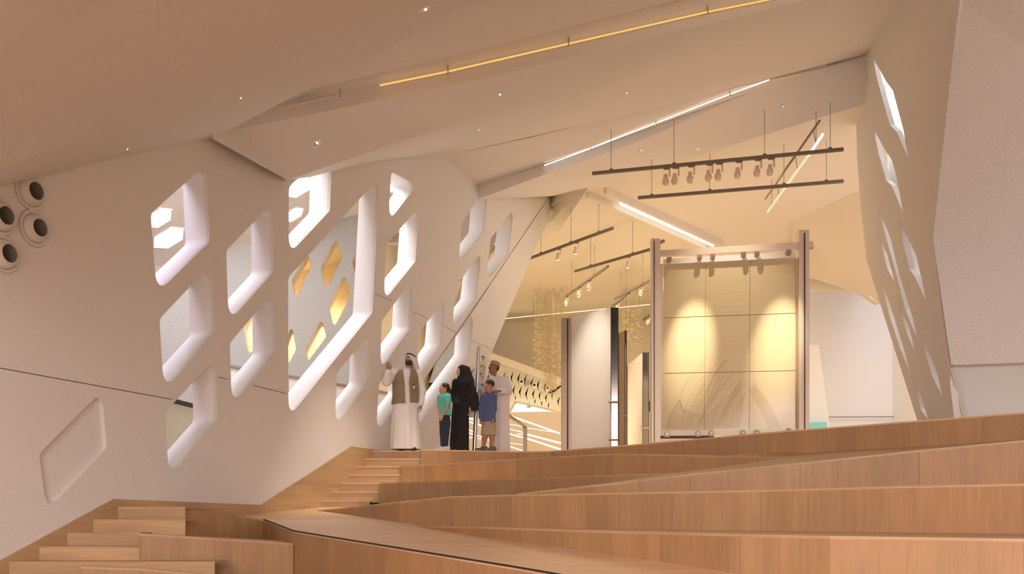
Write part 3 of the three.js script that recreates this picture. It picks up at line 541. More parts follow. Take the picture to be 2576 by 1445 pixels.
// ---------------------------------------------------------------- fittings on ceilings and walls
scene.updateMatrixWorld(true);
const caster = new THREE.Raycaster();
function ceilingAt(px, py) { // the ceiling plane met on that bearing
  const o = V(0, EYE, 0), d = P(px, py, 10).sub(o).normalize(); caster.set(o, d);
  const list = scene.children.filter(m => m.isMesh && /^(ceiling|trim)/.test(m.name)); list.forEach(m => m.material.side = THREE.DoubleSide);
  const h = caster.intersectObjects(list, false)[0]; if (!h) return null;
  const n = h.face.normal.clone(); if (n.dot(d) > 0) n.negate(); return { p: h.point, n };
}
const faceTo = n => new THREE.Quaternion().setFromUnitVectors(V(0, -1, 0), n);
[[795, 360, .075, 'low end of the broad ceiling above the pierced wall'], [1067, 22, .06, 'smooth soffit band near its free edge'], [603, 245, .035, 'middle of the smooth soffit band'], [318, 374, .035, 'smooth soffit band above the round nozzles'], [1255, 237, .06, 'broad ceiling just below the amber cove'], [1575, 233, .05, 'broad ceiling between both coves'], [1202, 326, .045, 'broad ceiling above the small triangular opening'], [1968, 267, .055, 'plaster beam face near the slotted pier'], [1612, 378, .055, 'plaster beam face below the white cove'], [1755, 375, .04, 'plaster beam face above the long spotlight rail']].forEach(([px, py, r, where]) => {
  const h = ceilingAt(px, py); if (!h) return;
  const t = thing('downlight', 'small recessed downlight in the ' + where, 'downlight', h.p.toArray(), 'recessed downlights');
  t.quaternion.copy(faceTo(h.n));
  const ring = new THREE.TorusGeometry(r, r * .22, 8, 20); ring.rotateX(Math.PI / 2); part('ring', ring, M.white, t);
  const cup = new THREE.CylinderGeometry(r * .86, r * .6, .02, 18); cup.translate(0, .002, 0); part('reflector', cup, M.steel, t);
  const b = new THREE.SphereGeometry(r * .25, 10, 8); b.translate(r * .2, -.012, 0); part('bulb', b, glow(NEUTRAL, 3), t);
});
// amber and white cove lights
function coveLight(name, label, pts, mat, litFrom, color, power, bracketsAt) {
  const t = thing(name, label, 'cove light');
  for (let i = 0; i + 1 < pts.length; i++) part('light_tube', rod(pts[i], pts[i + 1], .014, 8), i >= litFrom ? mat : M.cream, t);
  for (const p of bracketsAt) { const g = box(.02, .16, .03); g.translate(p.x, p.y + .02, p.z); part('bracket', g, M.steel, t); }
  const a = pts[litFrom], b = pts[pts.length - 1], c = lerpP(a, b, .5).add(V(0, -.05, .02)), L = a.distanceTo(b);
  const l = new THREE.RectAreaLight(color, power, L, .05); l.position.copy(c); const x = b.clone().sub(a).normalize(), z = V(0, 1, 0).sub(x.clone().multiplyScalar(x.y)).normalize(), y = z.clone().cross(x); l.quaternion.setFromRotationMatrix(new THREE.Matrix4().makeBasis(x, y, z)); scene.add(l);
}
{
  const tube = (list, back = .02) => list.map(([x, y]) => { const h = ceilingAt(x, y); const d = P(x, y, 10).sub(V(0, EYE, 0)).normalize(); return h.p.clone().addScaledVector(d, -.12); });
  const a = tube([[700, 274], [955, 215], [1127, 180], [1430, 110], [1780, 30], [1925, 1]]); a.push(a[5].clone().add(a[5].clone().sub(a[4]).multiplyScalar(1.6)));
  coveLight('cove_light', 'long glowing amber light line in the upper ceiling groove', a, glow(rgb(1, .56, .15), 1.15), 1, rgb(1, .56, .2), 3, [a[2], a[3], a[4], lerpP(a[0], a[1], .6)]);
  const b = tube([[1215, 476], [1368, 417], [1487, 373], [1650, 310], [1836, 237], [1935, 201]]);
  coveLight('cove_light', 'glowing white light line in the tapering ceiling groove', b, glow(rgb(1, .95, .9), 1.8), 1, rgb(1, .93, .85), 4, b.slice(1, 5));
  // gallery trough
  const c = [[1500, 484], [1560, 512], [1650, 553], [1728, 588], [1795, 619]].map(([x, y]) => P(x, y, 8.78 * 1900 / (1320 - y)));
  const tr = thing('light_trough', 'diagonal ceiling trough with white light tubes in the gallery', 'light trough'); tr.userData.kind = 'structure';
  part('trough_side', bar(c[0].clone().add(V(-.22, .02, -.15)), c[4].clone().add(V(-.22, .02, -.15)), .1, .22), M.cream, tr); part('trough_side', bar(c[0].clone().add(V(.22, .02, .15)), c[4].clone().add(V(.22, .02, .15)), .1, .22), M.cream, tr);
  part('trough_bed', bar(c[0].clone().add(V(0, .1, 0)), c[4].clone().add(V(0, .1, 0)), .5, .04), M.cream, tr);
  for (let i = 1; i < 4; i++) part('light_tube', rod(c[i].clone().lerp(c[i + 1], .01), c[i].clone().lerp(c[i + 1], .98), .045, 8), glow(rgb(1, .96, .9), 2.2), tr);
  // far cove line
  const e = [[1262, 803], [1360, 793], [1470, 783], [1560, 774], [1660, 764]].map(([x, y]) => P(x, y, 8.55 * 1900 / (1320 - y)));
  coveLight('cove_light', 'thin yellow light line along the far bulkhead of the gallery', e, glow(rgb(1, .86, .5), 2.2), 0, rgb(1, .8, .45), 4, [e[1], e[2]]);
  // slanting pendant tube and its rail
  const p = [[2070, 338], [2035, 390], [1978, 468], [1930, 535]].map(([x, y], i) => P(x, y, 8.2 * 1900 / (1320 - y)));
  const pt = thing('linear_pendant', 'slanting white light tube hung beside its thin rail near the slotted pier', 'pendant light');
  for (let i = 0; i < 3; i++) part('light_tube', rod(p[i].clone().lerp(p[i + 1], .01), p[i].clone().lerp(p[i + 1], .97), .03, 8), glow(i < 1 ? rgb(1, .95, .85) : rgb(1, .82, .5), i < 1 ? 2 : 1), pt);
  part('rail', bar(P(2062, 304, 15.9), P(1925, 500, 19.3), .03, .05), M.track, pt);
  for (const k of [.1, .4, .75]) part('hanger', rod(lerpP(P(2062, 304, 15.9), P(1925, 500, 19.3), k), lerpP(p[0], p[3], k), .008, 6), M.track, pt);
  for (const k of [.1, .9]) part('hanger', rod(lerpP(p[0], p[3], k), lerpP(p[0], p[3], k).setY(GC), .006, 6), M.track, pt);
}
// air nozzles in the pierced wall
[[75, 483, 'round plaster air nozzle half under the soffit at the top of the cluster'], [85, 575.5, 'round plaster air nozzle below the one touching the soffit'], [0, 545, 'round plaster air nozzle in the middle of the cluster, cut by the picture edge'], [8, 640, 'lowest round plaster air nozzle of the cluster on the pierced wall']].forEach(([px, py, label]) => {
  const q = wallPt(px, py), t = thing('air_nozzle', label, 'air nozzle', onWall(q.x, q.y, 0).toArray(), 'air nozzles on the pierced wall'); t.userData.kind = 'structure';
  t.quaternion.setFromRotationMatrix(new THREE.Matrix4().makeBasis(wallU, V(0, 1, 0), wallN)); t.scale.setScalar(1.1);
  const L = (pts, n = 32) => { const g = new THREE.LatheGeometry(pts.map(p => new THREE.Vector2(...p)), n); g.rotateX(Math.PI / 2); return g; };
  part('flange', L([[.185, 0], [.192, .012], [.185, .02], [.155, .02], [.15, .012]]), M.plaster, t);
  part('cone', L([[.148, .004], [.146, .03], [.12, .085], [.096, .098], [.089, .092]]), M.plaster, t); part('duct', L([[.089, .092], [.087, .0], [.087, -.38]]), std(rgb(.36, .34, .32), .5, .3), t);
  part('damper', L([[.0001, -.3], [.03, -.29], [.07, -.33], [.088, -.36]]), std(rgb(.12, .12, .13), .4, .4), t);
});

// ---------------------------------------------------------------- display with etched glass
{
  const FZ = px => 16 - .6 * (px - 1645) / 375, F = (px, py, d = 0) => P(px, py, FZ(px) + d);
  const t = thing('glass_display', 'tall metal frame holding nine etched glass panes at the gallery edge', 'display');
  const base = TOPF;
  const post = (x, y) => { const a = F(x, y); return [a, a.clone().setY(base)]; };
  const g0 = post(1651, 604), g1 = post(2014, 582);
  part('post', merge([bar(g0[1], g0[0], .14, .2, V(0, 0, 1)), bar(F(1640, 604).setY(base), F(1640, 604), .05, .24, V(0, 0, 1))]), M.alu, t);
  part('post', merge([bar(g1[1], g1[0], .12, .2, V(0, 0, 1)), bar(F(2027, 582).setY(base), F(2027, 582), .1, .16, V(0, 0, 1))]), M.alu, t);
  part('post_groove', bar(F(1644, 610).setY(base), F(1644, 610, -.02), .012, .25, V(0, 0, 1)), M.dark, t);
  part('post_groove', bar(F(2021, 590).setY(base), F(2021, 590, -.02), .014, .22, V(0, 0, 1)), M.dark, t);
  part('top_beam', bar(F(1640, 640.5), F(2045, 617), .1, .13), M.alu, t);
  part('bottom_beam', bar(F(1640, 1113), F(2030, 1113), .1, .14), M.alu, t);
  part('rail_bracket', bar(F(1658, 612), F(1672, 606), .06, .06), M.bronze, t); part('rail_bracket', bar(F(2020, 622), F(2046, 620), .06, .1), M.bronze, t);
  part('top_channel', slab([F(1669, 652, -.05), F(2001, 632.5, -.05), F(2001, 648, -.05), F(1670, 665.5, -.05)], V(0, 0, -.08)), std(rgb(.85, .80, .72), .4), t);
  part('bottom_channel', slab([F(1661, 1082.5, -.05), F(2001, 1080.5, -.05), F(2001, 1094, -.05), F(1661, 1096.5, -.05)], V(0, 0, -.08)), std(rgb(.85, .80, .72), .4), t);
  part('side_channel', slab([F(1660, 665, -.03), F(1669, 664, -.03), F(1664, 1083, -.03), F(1654, 1106, -.03)], V(0, 0, -.06)), M.alu, t);
  // etched glass: pale olive, a loose drapery drawing etched over the lower two thirds
  const cv = document.createElement('canvas'); cv.width = 660; cv.height = 840; const c = cv.getContext('2d');
  c.fillStyle = '#d6c7a2'; c.fillRect(0, 0, 660, 840);
  for (let i = 0; i < 420; i++) { c.fillStyle = `rgba(${150 + rnd() * 60},${125 + rnd() * 55},${80 + rnd() * 45},.05)`; const y = rnd() * 840; c.fillRect(rnd() * 600 - 100, y, 120 + rnd() * 400, 1 + rnd() * 2); }
  const blob = (pts, col) => { c.fillStyle = col; c.beginPath(); c.moveTo(pts[0], pts[1]); for (let i = 2; i < pts.length; i += 4) c.quadraticCurveTo(pts[i], pts[i + 1], pts[i + 2], pts[i + 3]); c.closePath(); c.fill(); };
  const line = (pts, col, w) => { c.strokeStyle = col; c.lineWidth = w; c.beginPath(); c.moveTo(pts[0], pts[1]); for (let i = 2; i < pts.length; i += 4) c.quadraticCurveTo(pts[i], pts[i + 1], pts[i + 2], pts[i + 3]); c.stroke(); };
  blob([20, 840, 60, 740, 96, 690, 130, 775, 230, 760, 350, 690, 400, 600, 430, 720, 400, 840], 'rgba(140,112,66,.16)');
  blob([470, 620, 520, 690, 560, 750, 590, 800, 600, 840, 560, 840, 540, 840, 500, 740, 440, 660], 'rgba(140,112,66,.2)');
  for (let i = 0; i < 26; i++) { const x = 180 + rnd() * 260, y = 430 + rnd() * 240; line([x, y, x - 30 - rnd() * 60, y + 80, x - 70 - rnd() * 40, y + 150 + rnd() * 60], 'rgba(128,102,62,.13)', 2 + rnd() * 9); }
  for (let i = 0; i < 12; i++) { const x = 330 + rnd() * 120, y = 620 + rnd() * 120; line([x, y, x + 25, y + 40, x - 10, y + 90], 'rgba(225,205,165,.25)', 2 + rnd() * 5); }
  line([30, 830, 55, 740, 96, 690, 100, 745, 130, 760], 'rgba(110,86,50,.35)', 4);
  const tex = new THREE.CanvasTexture(cv); tex.colorSpace = THREE.SRGBColorSpace;
  const pm = new THREE.MeshPhysicalMaterial({ map: tex, color: rgb(1, .97, .9), roughness: .34, clearcoat: .6, clearcoatRoughness: .12 });
  const cu = [0, .32, .655, 1], rv = [0, .325, .66, 1];
  const corner = (u, v) => { const a = [1669.5 + (2001 - 1669.5) * u, 665 + (648 - 665) * u], b = [1663 + (2001 - 1663) * u, 1082 + (1080 - 1082) * u]; return F(a[0] + (b[0] - a[0]) * v, a[1] + (b[1] - a[1]) * v); };
  for (let i = 0; i < 3; i++) for (let j = 0; j < 3; j++) {
    const e = .0018, u0 = cu[i] + e, u1 = cu[i + 1] - e, v0 = rv[j] + e, v1 = rv[j + 1] - e;
    const g = slab([corner(u0, v1), corner(u1, v1), corner(u1, v0), corner(u0, v0)], V(.03, 0, -.03));
    const A = corner(0, 0), Bx = corner(1, 0).sub(A), By = corner(0, 1).sub(A), p = g.attributes.position, uv = g.attributes.uv;
    for (let k = 0; k < p.count; k++) { const d = V(p.getX(k), p.getY(k), p.getZ(k)).sub(A); uv.setXY(k, d.dot(Bx) / Bx.lengthSq(), 1 - d.y / By.y); }
    part('glass_pane', g, pm, t);
  }
  part('pane_backing', slab([corner(.004, .996), corner(.996, .996), corner(.996, .004), corner(.004, .004)].map(p => p.add(V(.032, 0, -.034))), V(.01, 0, -.012)), std(rgb(.45, .38, .27), .8), t);
  for (const [x, y, s] of [[207, 240, 1], [397, 228, 1], [479, 223, 1], [672, 210, 1], [756, 207, 1], [955, 195, 1], [193, 1325, -1], [387, 1322, -1], [470, 1320, -1], [668, 1317, -1], [755, 1316, -1], [955, 1305, -1]]) {
    const q = F(1600 + x / 2.492, 560 + y / 2.492, -.1), cl = new THREE.Group(); cl.name = 'clamp'; cl.position.copy(q); t.add(cl);
    const sh = new THREE.Shape(); sh.absarc(0, 0, .05, s > 0 ? Math.PI : 0, s > 0 ? Math.PI * 2 : Math.PI, false); sh.lineTo(s > 0 ? .05 : -.05, s * .07); sh.lineTo(s > 0 ? -.05 : .05, s * .07); sh.closePath();
    part('plate', new THREE.ExtrudeGeometry(sh, { depth: .04, bevelEnabled: false }), M.bronze, cl); const b = new THREE.CylinderGeometry(.015, .015, .02, 10); b.rotateX(Math.PI / 2); b.translate(0, s * .01, .05); part('bolt', b, M.steel, cl);
  }
  // two narrow spots that graze the panes
  for (const px of [1738, 1958]) { const s = new THREE.SpotLight(rgb(1, .9, .72), 230, 0, .14, 1, 2); s.position.copy(F(px, 872)).setY(EYE + 7.7).add(V(0, 0, 2.2)); s.target.position.copy(F(px, 872)); s.castShadow = true; scene.add(s, s.target); }
}
for (const [x, y, Z, tx, ty, tZ, I, A] of [[1820, 300, 14.6, 1830, 830, 15.75, 38, .5], [1400, 470, 17, 1487, 940, 18.4, 85, .26], [1520, 600, 20.5, 1600, 980, 23.5, 90, .25]]) { const s = new THREE.SpotLight(rgb(1, .9, .74), I, 0, A, 1, 2); s.position.copy(P(x, y, Z)); s.target.position.copy(P(tx, ty, tZ)); s.castShadow = true; scene.add(s, s.target); }
// ceiling downlights that wash the upper flight and the visitors
for (const [cx, cy, tx, ty, Z, I] of [[1255, 237, 990, 1215, 13.0, 140], [1202, 326, 1150, 1190, 13.4, 75], [1575, 233, 1450, 1160, 13, 90]]) { const h = ceilingAt(cx, cy), s = new THREE.SpotLight(rgb(1, .9, .76), I, 0, .34, 1, 2); s.position.copy(h.p).add(V(0, -.08, .02)); s.target.position.copy(P(tx, ty, Z)); s.castShadow = true; scene.add(s, s.target); }
// ---------------------------------------------------------------- tall exhibition panels
M.panelWhite = std(rgb(.84, .79, .73), .35);
M.mirror = std(rgb(.75, .75, .76), .12, 1);
function monolith(label, xl, yl, zl, xr, yr, zr, wl, wr, face = M.panelWhite) {
  const t = thing('exhibition_panel', label, 'exhibition panel', [0, 0, 0], 'tall exhibition panels');
  const a = P(xl, yl, zl), b = P(xr, yr, zr); b.y = a.y;
  part('face', slab([a.clone().setY(TOPF), b.clone().setY(TOPF), b, a], V(.05, 0, -.1)), face, t);
  const wL = wl / 1900 * zl, wR = wr / 1900 * zr;
  part('edge_post', slab([V(a.x - wL, TOPF, a.z), V(a.x, TOPF, a.z), a.clone(), V(a.x - wL, a.y, a.z)], V(0, 0, -.3)), M.bronze, t);
  part('post_groove', slab([V(a.x - wL * .45, TOPF, a.z + .01), V(a.x - wL * .3, TOPF, a.z + .01), V(a.x - wL * .3, a.y - .02, a.z + .01), V(a.x - wL * .45, a.y - .02, a.z + .01)], V(0, 0, -.02)), M.dark, t);
  part('edge_post', slab([V(b.x, TOPF, b.z), V(b.x + wR, TOPF, b.z), V(b.x + wR, b.y, b.z), b.clone()], V(0, 0, -.3)), M.mirror, t);
  for (const k of [0, 1]) part('post_groove', slab([V(b.x + wR * k - .008, TOPF, b.z + .012), V(b.x + wR * k + .008, TOPF, b.z + .012), V(b.x + wR * k + .008, b.y, b.z + .012), V(b.x + wR * k - .008, b.y, b.z + .012)], V(0, 0, -.03)), M.dark, t);
  for (const h of [.12, .42]) part('clamp', rod(V(b.x - .06, TOPF + .25 + h * 3, b.z + .01), V(b.x + wR, TOPF + .25 + h * 3, b.z + .03), .025, 8), M.bronze, t);
  return t;
}
monolith('widest white exhibition panel with bronze and mirror edges nearest the stair rail', 1437, 800, 18.9, 1537, 774, 18, 24, 18);
monolith('slim bronze exhibition panel seen nearly edge on behind the widest one', 1556, 839, 20.6, 1572, 838, 20.3, 2, 4, M.bronze);
monolith('smaller white exhibition panel close to the left post of the glass display', 1579, 919, 24.5, 1617, 887, 22.7, 2, 15);

// ---------------------------------------------------------------- spotlight rails
function spotHead(label, p, group, lit, scale = 1) {
  const t = thing('track_spotlight', label, 'spotlight', p.toArray(), group); t.scale.setScalar(scale);
  part('adapter', box(.12, .03, .045, -.02, -.03, 0), M.track, t);
  part('arm', box(.035, .16, .035, .03, -.11, 0), M.alu, t);
  const g = new THREE.LatheGeometry([[.0001, 0], [.035, 0], [.04, -.06], [.062, -.10], [.07, -.15], [.055, -.19], [.045, -.2]].map(q => new THREE.Vector2(...q)), 18); g.translate(-.045, -.14, 0); part('lamp_body', g, M.alu, t);
  const l = new THREE.CylinderGeometry(.045, .045, .01, 16); l.translate(-.045, -.335, 0); part('lens', l, lit ? glow(rgb(1, .95, .85), 3) : M.steel, t);
}
function rail(label, a, b, hangers, heads, headLabel, group, lit, scale) {
  const t = thing('spotlight_rail', label, 'spotlight rail');
  part('rail', bar(a, b, .06, .07), M.track, t);
  for (const k of hangers) { const p = lerpP(a, b, k); part('wire', rod(p, p.clone().setY(GC + .02), .006, 5), M.track, t); part('clip', box(.07, .03, .05, p.x, p.y + .05, p.z), M.track, t); }
  heads.forEach((k, i) => spotHead(headLabel, lerpP(a, b, k).add(V(0, -.02, 0)), group, lit, scale));
}
const RP = (px, py, Y = 7.9) => P(px, py, Y * 1900 / (1320 - py));
rail('long dark spotlight rail carrying eight lamps above the glass display', RP(1490, 437), RP(2122, 376), [.08, .34, .7, .95], [.315, .352, .415, .488, .527, .604, .68, .73], 'silver spotlight among eight on the long upper rail', 'spotlights on the long upper rail', false, 1.15);
rail('bare dark spotlight rail without lamps below the long one', RP(1605, 498), RP(2122, 456), [.07, .36, .72, .92], [], '', '', false);
rail('dark spotlight rail with two lamps beside the end of the pierced wall', RP(1320, 655), RP(1543, 574), [.2, .55, .85], [.42, .62], 'silver spotlight on the rail beside the pierced wall', 'spotlights beside the pierced wall', true);
rail('dark spotlight rail with one lamp running to the left display post', RP(1446, 683), RP(1660, 621), [.2, .7], [.66], 'single lit spotlight on the rail beside the left display post', undefined, true);
rail('short dark spotlight rail with three lamps above the widest panel', RP(1424, 745), RP(1530, 670), [.15, .7], [.03, .36, .6], 'silver spotlight on the short rail above the widest white panel', 'spotlights on the short rail', true);
rail('short dark spotlight rail with one lamp behind the left display post', RP(1546, 752), RP(1650, 698), [.3, .7], [.68], 'lit spotlight on the short rail just left of the display post', undefined, true);
rail('tiny dark spotlight rail meeting the top of the widest panel', RP(1540, 770), RP(1585, 735), [.5], [.35], 'small spotlight over the top corner of the widest panel', undefined, true, .9);
rail('far dark spotlight rail seen between the smaller panel and the display', RP(1618, 805), RP(1668, 770), [.5], [.3, .42], 'distant spotlight hanging between the smaller panel and the display post', 'distant spotlights by the display post', false);

// ---------------------------------------------------------------- hanging glass cloud
{
  const t = thing('hanging_glass_cloud', 'cloud of small amber glass leaves on fine wires left of the tall panels', 'chandelier');
  const wires = [], leaves = [];
  const leaf = (x, y, z) => { const g = new THREE.TorusGeometry(.06 + rnd() * .05, .009, 4, 6, 1.7); g.rotateZ(.6 + rnd() * .4); g.rotateY(rnd() * 6.28); g.rotateX((rnd() - .5) * .8); g.translate(x, y, z); return g; };
  for (let i = 0; i < 150; i++) {
    const px = i < 118 ? 1338 + rnd() * 90 : 1560 + rnd() * 55, Z = 28 + rnd() * 2.2, top = EYE + (1320 - (790 + rnd() * 25)) / 1900 * Z + .3;
    const low = px < 1360 ? 880 + rnd() * 60 : px < 1500 ? 890 + rnd() * 120 : 850 + rnd() * 60;
    const a = P(px, low, Z); wires.push(rod(a, V(a.x, GC, a.z), .0035, 4));
    const n = 4 + Math.floor(rnd() * 4); for (let k = 0; k < n; k++) leaves.push(leaf(a.x + (rnd() - .5) * .06, a.y + k * (.12 + rnd() * .2), a.z));
  }
  tag(part('wires', merge(wires), std(rgb(.45, .36, .22), .6), t), 'fine hanging wires', undefined, undefined, 'stuff');
  tag(part('glass_leaves', merge(leaves), new THREE.MeshPhysicalMaterial({ color: rgb(.9, .76, .5), roughness: .15, transmission: .3, thickness: 0 }), t), 'small curved amber glass leaves', undefined, undefined, 'stuff');
}
// ---------------------------------------------------------------- stair rail beyond the visitors; glowing rods stand in for glass reflections
{
  const t = thing('stair_railing', 'metal stair railing with glass reflections made as glowing rods behind the visitors', 'railing');
  const glassGlint = glow(rgb(1, .95, .82), 1.6);  // glow imitates reflections in the railing glass
  part('post', bar(P(1321, 1076, 20), P(1321, 1180, 20), .11, .09, V(0, 0, 1)), M.bronze, t);
  part('handrail', bar(P(1272, 1040, 18.6), P(1322, 1075, 20), .07, .05), M.bronze, t);
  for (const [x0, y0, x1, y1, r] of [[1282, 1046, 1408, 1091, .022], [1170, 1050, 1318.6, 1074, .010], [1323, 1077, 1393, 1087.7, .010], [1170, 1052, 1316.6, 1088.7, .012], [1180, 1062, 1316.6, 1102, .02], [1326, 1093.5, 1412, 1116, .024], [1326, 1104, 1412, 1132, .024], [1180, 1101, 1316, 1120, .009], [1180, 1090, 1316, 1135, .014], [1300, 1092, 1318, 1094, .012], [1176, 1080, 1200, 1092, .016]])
    part('reflection_rod', rod(P(x0, y0, 20.2), P(x1, y1, 20.2), r, 8), glassGlint, t);
}
// ---------------------------------------------------------------- wayfinding sign
{
  const Z = 14.75, foot = P(1193, 1133, Z).setY(TOPF), top = P(1204.5, 872, Z);
  const t = thing('wayfinding_sign', 'leaning steel post with two white direction panels between the woman and the boy', 'sign');
  part('post', rod(foot, top, .042, 20), M.steel, t);
  const cv = document.createElement('canvas'); cv.width = 128; cv.height = 1024; const c = cv.getContext('2d');
  const arrow = (x, y, s, rot) => { c.save(); c.translate(x, y); c.rotate(rot); c.strokeStyle = '#2a2624'; c.lineWidth = s * .2; c.lineCap = 'butt'; c.beginPath(); c.moveTo(0, s * .6); c.lineTo(0, -s * .45); c.moveTo(-s * .4, -s * .1); c.lineTo(0, -s * .52); c.lineTo(s * .4, -s * .1); c.stroke(); c.restore(); };
  const lines = (y) => { c.fillStyle = '#6b625c'; for (let i = 0; i < 5; i++) c.fillRect(24 + i * 15, y, 9 + (i % 2) * 4, 7); for (let i = 0; i < 4; i++) c.fillRect(24 + i * 14, y + 16, 10, 6); };
  const rule = y => { c.fillStyle = '#8d837c'; c.fillRect(12, y, 104, 3); };
  const draw = f => { c.fillStyle = '#efe9e4'; c.fillRect(0, 0, 128, 1024); f(); const x = document.createElement('canvas'); x.width = 128; x.height = 1024; x.getContext('2d').drawImage(cv, 0, 0); const tx = new THREE.CanvasTexture(x); tx.colorSpace = THREE.SRGBColorSpace; return std(rgb(1, 1, 1), .5, 0, { map: tx }); };
  const mR = draw(() => { arrow(52, 100, 78, 0); rule(190); c.strokeStyle = '#a8433c'; c.lineWidth = 16; c.beginPath(); c.arc(52, 270, 30, Math.PI, 0); c.stroke(); c.fillStyle = '#a8433c'; c.fillRect(16, 268, 14, 30); c.fillRect(74, 268, 14, 30); lines(318); rule(362); c.strokeStyle = '#2a2624'; c.lineWidth = 13; c.beginPath(); c.arc(52, 425, 34, .5, 5.6); c.stroke(); lines(492); rule(540); arrow(52, 610, 76, Math.PI / 2); rule(676); c.beginPath(); c.lineWidth = 10; c.arc(52, 745, 36, .4, 5.2); c.stroke(); c.beginPath(); c.arc(52, 745, 14, 0, 6.28); c.stroke(); lines(812); lines(860); });
  const mL = draw(() => { arrow(70, 130, 80, -Math.PI * .75); rule(230); c.fillStyle = '#5b544f'; c.beginPath(); c.arc(66, 320, 46, 0, 6.28); c.fill(); c.fillStyle = '#cfc7c1'; c.beginPath(); c.arc(66, 312, 18, 0, 6.28); c.fill(); rule(410); lines(440); lines(490); rule(560); c.lineWidth = 10; c.strokeStyle = '#5b544f'; c.beginPath(); c.arc(66, 640, 40, 0, 6.28); c.stroke(); lines(720); });
  const panel = (a, b, d, e, m) => { const g = slab([a, b, d, e], V(0, 0, -.02)); const p = g.attributes.position, uv = g.attributes.uv; for (let k = 0; k < p.count; k++) { const q = V(p.getX(k), p.getY(k), 0); const v = (q.y - a.y) / (e.y - a.y); const l = a.x + (e.x - a.x) * v, r = b.x + (d.x - b.x) * v; uv.setXY(k, (q.x - l) / (r - l), v); } part('direction_panel', g, m, t); };
  panel(P(1201, 1020, Z + .05), P(1216, 1022, Z + .35), P(1227, 890, Z + .35), P(1208, 885, Z + .05), mR);
  panel(P(1172, 1052, Z + .3), P(1194, 1050, Z + .03), P(1198, 918, Z + .03), P(1177, 922, Z + .3), mL);
}

// ---------------------------------------------------------------- people
// naive surface nets over a distance field: smooth, continuous figures
function netMesh(f, lo, hi, cell, colorAt) {
  const nx = Math.ceil((hi[0] - lo[0]) / cell) + 1, ny = Math.ceil((hi[1] - lo[1]) / cell) + 1, nz = Math.ceil((hi[2] - lo[2]) / cell) + 1;
  const D3 = new Float32Array(nx * ny * nz), id = (i, j, k) => i + nx * (j + ny * k);
  for (let k = 0; k < nz; k++) for (let j = 0; j < ny; j++) for (let i = 0; i < nx; i++) D3[id(i, j, k)] = f(lo[0] + i * cell, lo[1] + j * cell, lo[2] + k * cell);
  const vid = new Int32Array(nx * ny * nz).fill(-1), pos = [], idx = [];
  const E = []; for (let a = 0; a < 8; a++) for (let b = a + 1; b < 8; b++) { const d = a ^ b; if (d === 1 || d === 2 || d === 4) E.push([a, b]); }
  for (let k = 0; k < nz - 1; k++) for (let j = 0; j < ny - 1; j++) for (let i = 0; i < nx - 1; i++) {
    let m = 0; const v = []; for (let c = 0; c < 8; c++) { const d = D3[id(i + (c & 1), j + ((c >> 1) & 1), k + ((c >> 2) & 1))]; v.push(d); if (d < 0) m |= 1 << c; }
    if (m === 0 || m === 255) continue;
    let x = 0, y = 0, z = 0, n = 0;
    for (const [a, b] of E) { if ((v[a] < 0) === (v[b] < 0)) continue; const t = v[a] / (v[a] - v[b]); x += (a & 1) + ((b & 1) - (a & 1)) * t; y += ((a >> 1) & 1) + (((b >> 1) & 1) - ((a >> 1) & 1)) * t; z += ((a >> 2) & 1) + (((b >> 2) & 1) - ((a >> 2) & 1)) * t; n++; }
    vid[id(i, j, k)] = pos.length / 3; pos.push(lo[0] + (i + x / n) * cell, lo[1] + (j + y / n) * cell, lo[2] + (k + z / n) * cell);
  }
  const quad = (a, b, c, d, flip) => { if (a < 0 || b < 0 || c < 0 || d < 0) return; flip ? idx.push(a, c, b, a, d, c) : idx.push(a, b, c, a, c, d); };
  for (let k = 1; k < nz - 1; k++) for (let j = 1; j < ny - 1; j++) for (let i = 1; i < nx - 1; i++) {
    const s = D3[id(i, j, k)] < 0;
    if (s !== (D3[id(i + 1, j, k)] < 0)) quad(vid[id(i, j - 1, k - 1)], vid[id(i, j, k - 1)], vid[id(i, j, k)], vid[id(i, j - 1, k)], !s);
    if (s !== (D3[id(i, j + 1, k)] < 0)) quad(vid[id(i - 1, j, k - 1)], vid[id(i - 1, j, k)], vid[id(i, j, k)], vid[id(i, j, k - 1)], !s);
    if (s !== (D3[id(i, j, k + 1)] < 0)) quad(vid[id(i - 1, j - 1, k)], vid[id(i, j - 1, k)], vid[id(i, j, k)], vid[id(i - 1, j, k)], !s);
  }
  const nor = [], col = [], uv = [], h = cell * .5;
  for (let p = 0; p < pos.length; p += 3) { const x = pos[p], y = pos[p + 1], z = pos[p + 2]; const n = V(f(x + h, y, z) - f(x - h, y, z), f(x, y + h, z) - f(x, y - h, z), f(x, y, z + h) - f(x, y, z - h)).normalize(); nor.push(n.x, n.y, n.z); uv.push(x, y); if (colorAt) col.push(...colorAt(x, y, z)); }
  const g = new THREE.BufferGeometry(); g.setAttribute('position', new THREE.Float32BufferAttribute(pos, 3)); g.setAttribute('normal', new THREE.Float32BufferAttribute(nor, 3)); g.setAttribute('uv', new THREE.Float32BufferAttribute(uv, 2)); if (colorAt) g.setAttribute('color', new THREE.Float32BufferAttribute(col, 3)); g.setIndex(idx); return g;
}
const smin = (a, b, k) => { const h = Math.max(k - Math.abs(a - b), 0) / k; return Math.min(a, b) - h * h * k * .25; };
const smax = (a, b, k) => -smin(-a, -b, k);
